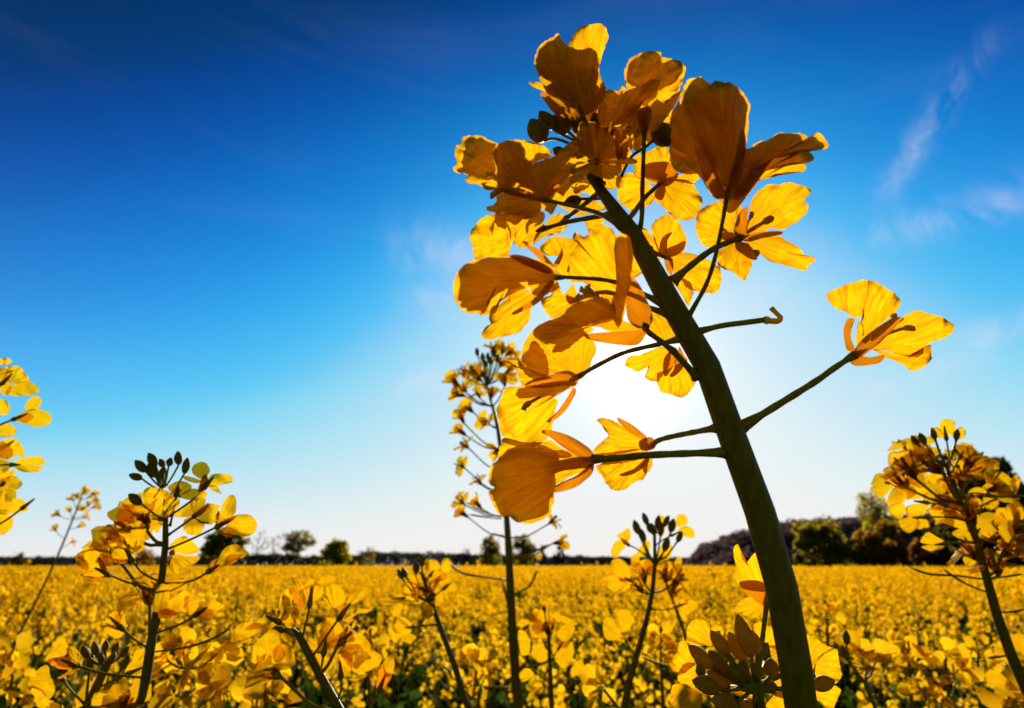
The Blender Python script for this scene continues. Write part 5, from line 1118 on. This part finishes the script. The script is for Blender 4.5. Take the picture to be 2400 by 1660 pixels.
near_sheets(('D', 470, 1080), [('D', '280,1000 290,940 330,905 390,910 430,970 450,1050 380,1060 290,1060', 2, 3), ('D', '420,960 460,925 510,960 500,1010 450,1010', 2, 3)], .15)
near_sheets(('D', 360, 1240), [('D', '190,1190 220,1100 240,1040 290,1040 330,1130 280,1210 220,1230', 2, 3), ('D', '230,1270 240,1200 290,1160 350,1180 380,1230 350,1290 290,1320', 1, 2), ('D', '185,1350 200,1300 260,1290 360,1330 370,1420 330,1470 200,1460', 1, 2)], .15)
near_sheets(('D', 760, 1150), [('D', '680,940 730,920 800,950 850,1010 830,1080 760,1060 710,1010', 2, 3), ('D', '740,1060 850,1080 850,1180 780,1160', 2, 3), ('D', '780,1250 850,1210 860,1330 800,1330', 2, 3)], .15)
near_sheets(('D', 990, 1180), [('D', '980,1020 1040,1005 1100,1050 1160,1080 1100,1110 1060,1160 1030,1220 970,1220', 1, 2), ('D', '1060,1170 1110,1110 1180,1080 1195,1150 1210,1250 1140,1300 1060,1250', 1, 3)], .15)
near_sheets(('D', 900, 1330), [('D', '1000,1310 1100,1290 1200,1320 1180,1400 1140,1470 1080,1400', 1, 3), ('D', '520,1320 640,1330 700,1370 640,1380 540,1340', 0, 1), ('D', '760,1410 850,1330 880,1420 860,1480 780,1440', 0, 1)], .15)

# ------------------------------------------------------------------ field plants in front, each on its own (about 280)
BUDM = lib_mesh('bud', (*bud_geo((0, 0, 0), (0, 0, .0065), .0016, 7), None), M_BUD)
FG = 'rapeseed plants filling the near field'
rng = random.Random(5)
def raceme(n, rng):
    out = []
    for i in range(n):
        t = i / n; z = -.015 - .11 * t; w = i * 2.4 + rng.uniform(-.3, .3); r = .012 + .022 * min(1, t * 1.6) * rng.uniform(.7, 1.2)
        out.append((Vector((r * math.cos(w), r * math.sin(w), z + .012)), Vector((math.cos(w), math.sin(w), .5 + rng.uniform(-.4, .3))), z))
    return out
def stem_mesh(h, rac, rng, lean):
    sp = smooth_path([Vector((0, 0, 0)), Vector((lean.x * .3, lean.y * .3, h * .5)), Vector((lean.x, lean.y, h))], 8)
    V, Fc = tube(sp, list(np.linspace(.0034, .0010, 8)), 6)
    for c, ax, z in rac:
        o = len(V); a = Vector((lean.x, lean.y, h + z - .012)); b = Vector((lean.x, lean.y, h)) + c
        v, f = tube([a, (a + b) / 2 + Vector((0, 0, -.002)), b], [.0006, .0005, .0005], 4, caps=False); V += v; Fc += [tuple(i + o for i in t) for t in f]
    # a few stem leaves
    return V, Fc
VAR = []
for k in range(7):
    r_ = random.Random(900 + k); rac = raceme(12 + k % 4, r_); lean = Vector((r_.uniform(-.05, .05), r_.uniform(-.05, .05), 0)); h = 1.1
    V, Fc = stem_mesh(h, rac, r_, lean)
    me = lib_mesh('rapeseed_plant', (V, Fc, None), M_STALK)
    # joined blossom head for plants too far to show single flowers
    HV = []; HF = []
    mats = []
    for c, ax, z in rac:
        m = basis(ax, r_); g_ = lowflower(r_.randint(0, 50)); o = len(HV)
        HV += [m @ Vector(v) + c + Vector((lean.x, lean.y, h)) for v in g_[0]]; HF += [tuple(i + o for i in f) for f in g_[1]]
    head = lib_mesh('blossom_head', (HV, HF, None), M_FIELD)
    VAR.append((me, rac, lean, h, head))
rsn = np.random.RandomState(3)
cand = []
tries = 0
while len(cand) < 285 and tries < 40000:
    tries += 1
    a = R(rsn.uniform(-45, 45)); t = rsn.rand(); r = math.sqrt(0.5 ** 2 + t * (3.2 ** 2 - 0.5 ** 2))
    x, y = r * math.sin(a), r * math.cos(a)
    if y < .42: continue
    if all((x - q[0]) ** 2 + (y - q[1]) ** 2 > (.16 if r < 1.3 else .135 if r < 2.0 else .10) ** 2 for q in cand): cand.append((x, y, r))
cand.sort(key=lambda q: q[2])
for i, (x, y, r) in enumerate(cand):
    me, rac, lean, h, head = VAR[rng.randrange(len(VAR))]
    z = float(canopy(np.array(x), np.array(y))) + rng.gauss(-.01, .045) - (.05 if r < 1.0 else .03 if r < 1.7 else 0)
    if rng.random() < .05 and r > 1.3: z += rng.uniform(.05, .15)
    z = min(z, 1.18 if r < 1.4 else 1.40)
    o = link('rapeseed_plant', me, None, Vector((x, y, z - h))); rz = rng.uniform(0, 6.28); o.rotation_euler = (0, 0, rz)
    o.location.z = 0; sz = z / h; o.scale = (1, 1, sz)
    if r < 1.75:
        for c, ax, zz in rac:
            f_ = link('flower', LOW[rng.randrange(8)], o); f_.location = Vector((lean.x, lean.y, h)) + c
            f_.rotation_euler = basis(ax + Vector((rng.uniform(-.4, .4), rng.uniform(-.4, .4), rng.uniform(-.2, .3))), rng).to_euler()
            s = rng.uniform(.85, 1.15); f_.scale = (s, s, s)
        for k in range(6):
            b_ = link('bud', BUDM, o); w = k * 1.05; b_.location = (lean.x + .004 * math.cos(w), lean.y + .004 * math.sin(w), h - .003 + .002 * (k % 3)); b_.rotation_euler = basis(Vector((math.cos(w) * .5, math.sin(w) * .5, 1)), rng).to_euler()
    else:
        hh = link('blossom_head', head, o); hh['kind'] = 'stuff'
    tag(o, 'one of the many low yellow-flowered plants filling the near field', 'rapeseed plant', FG)
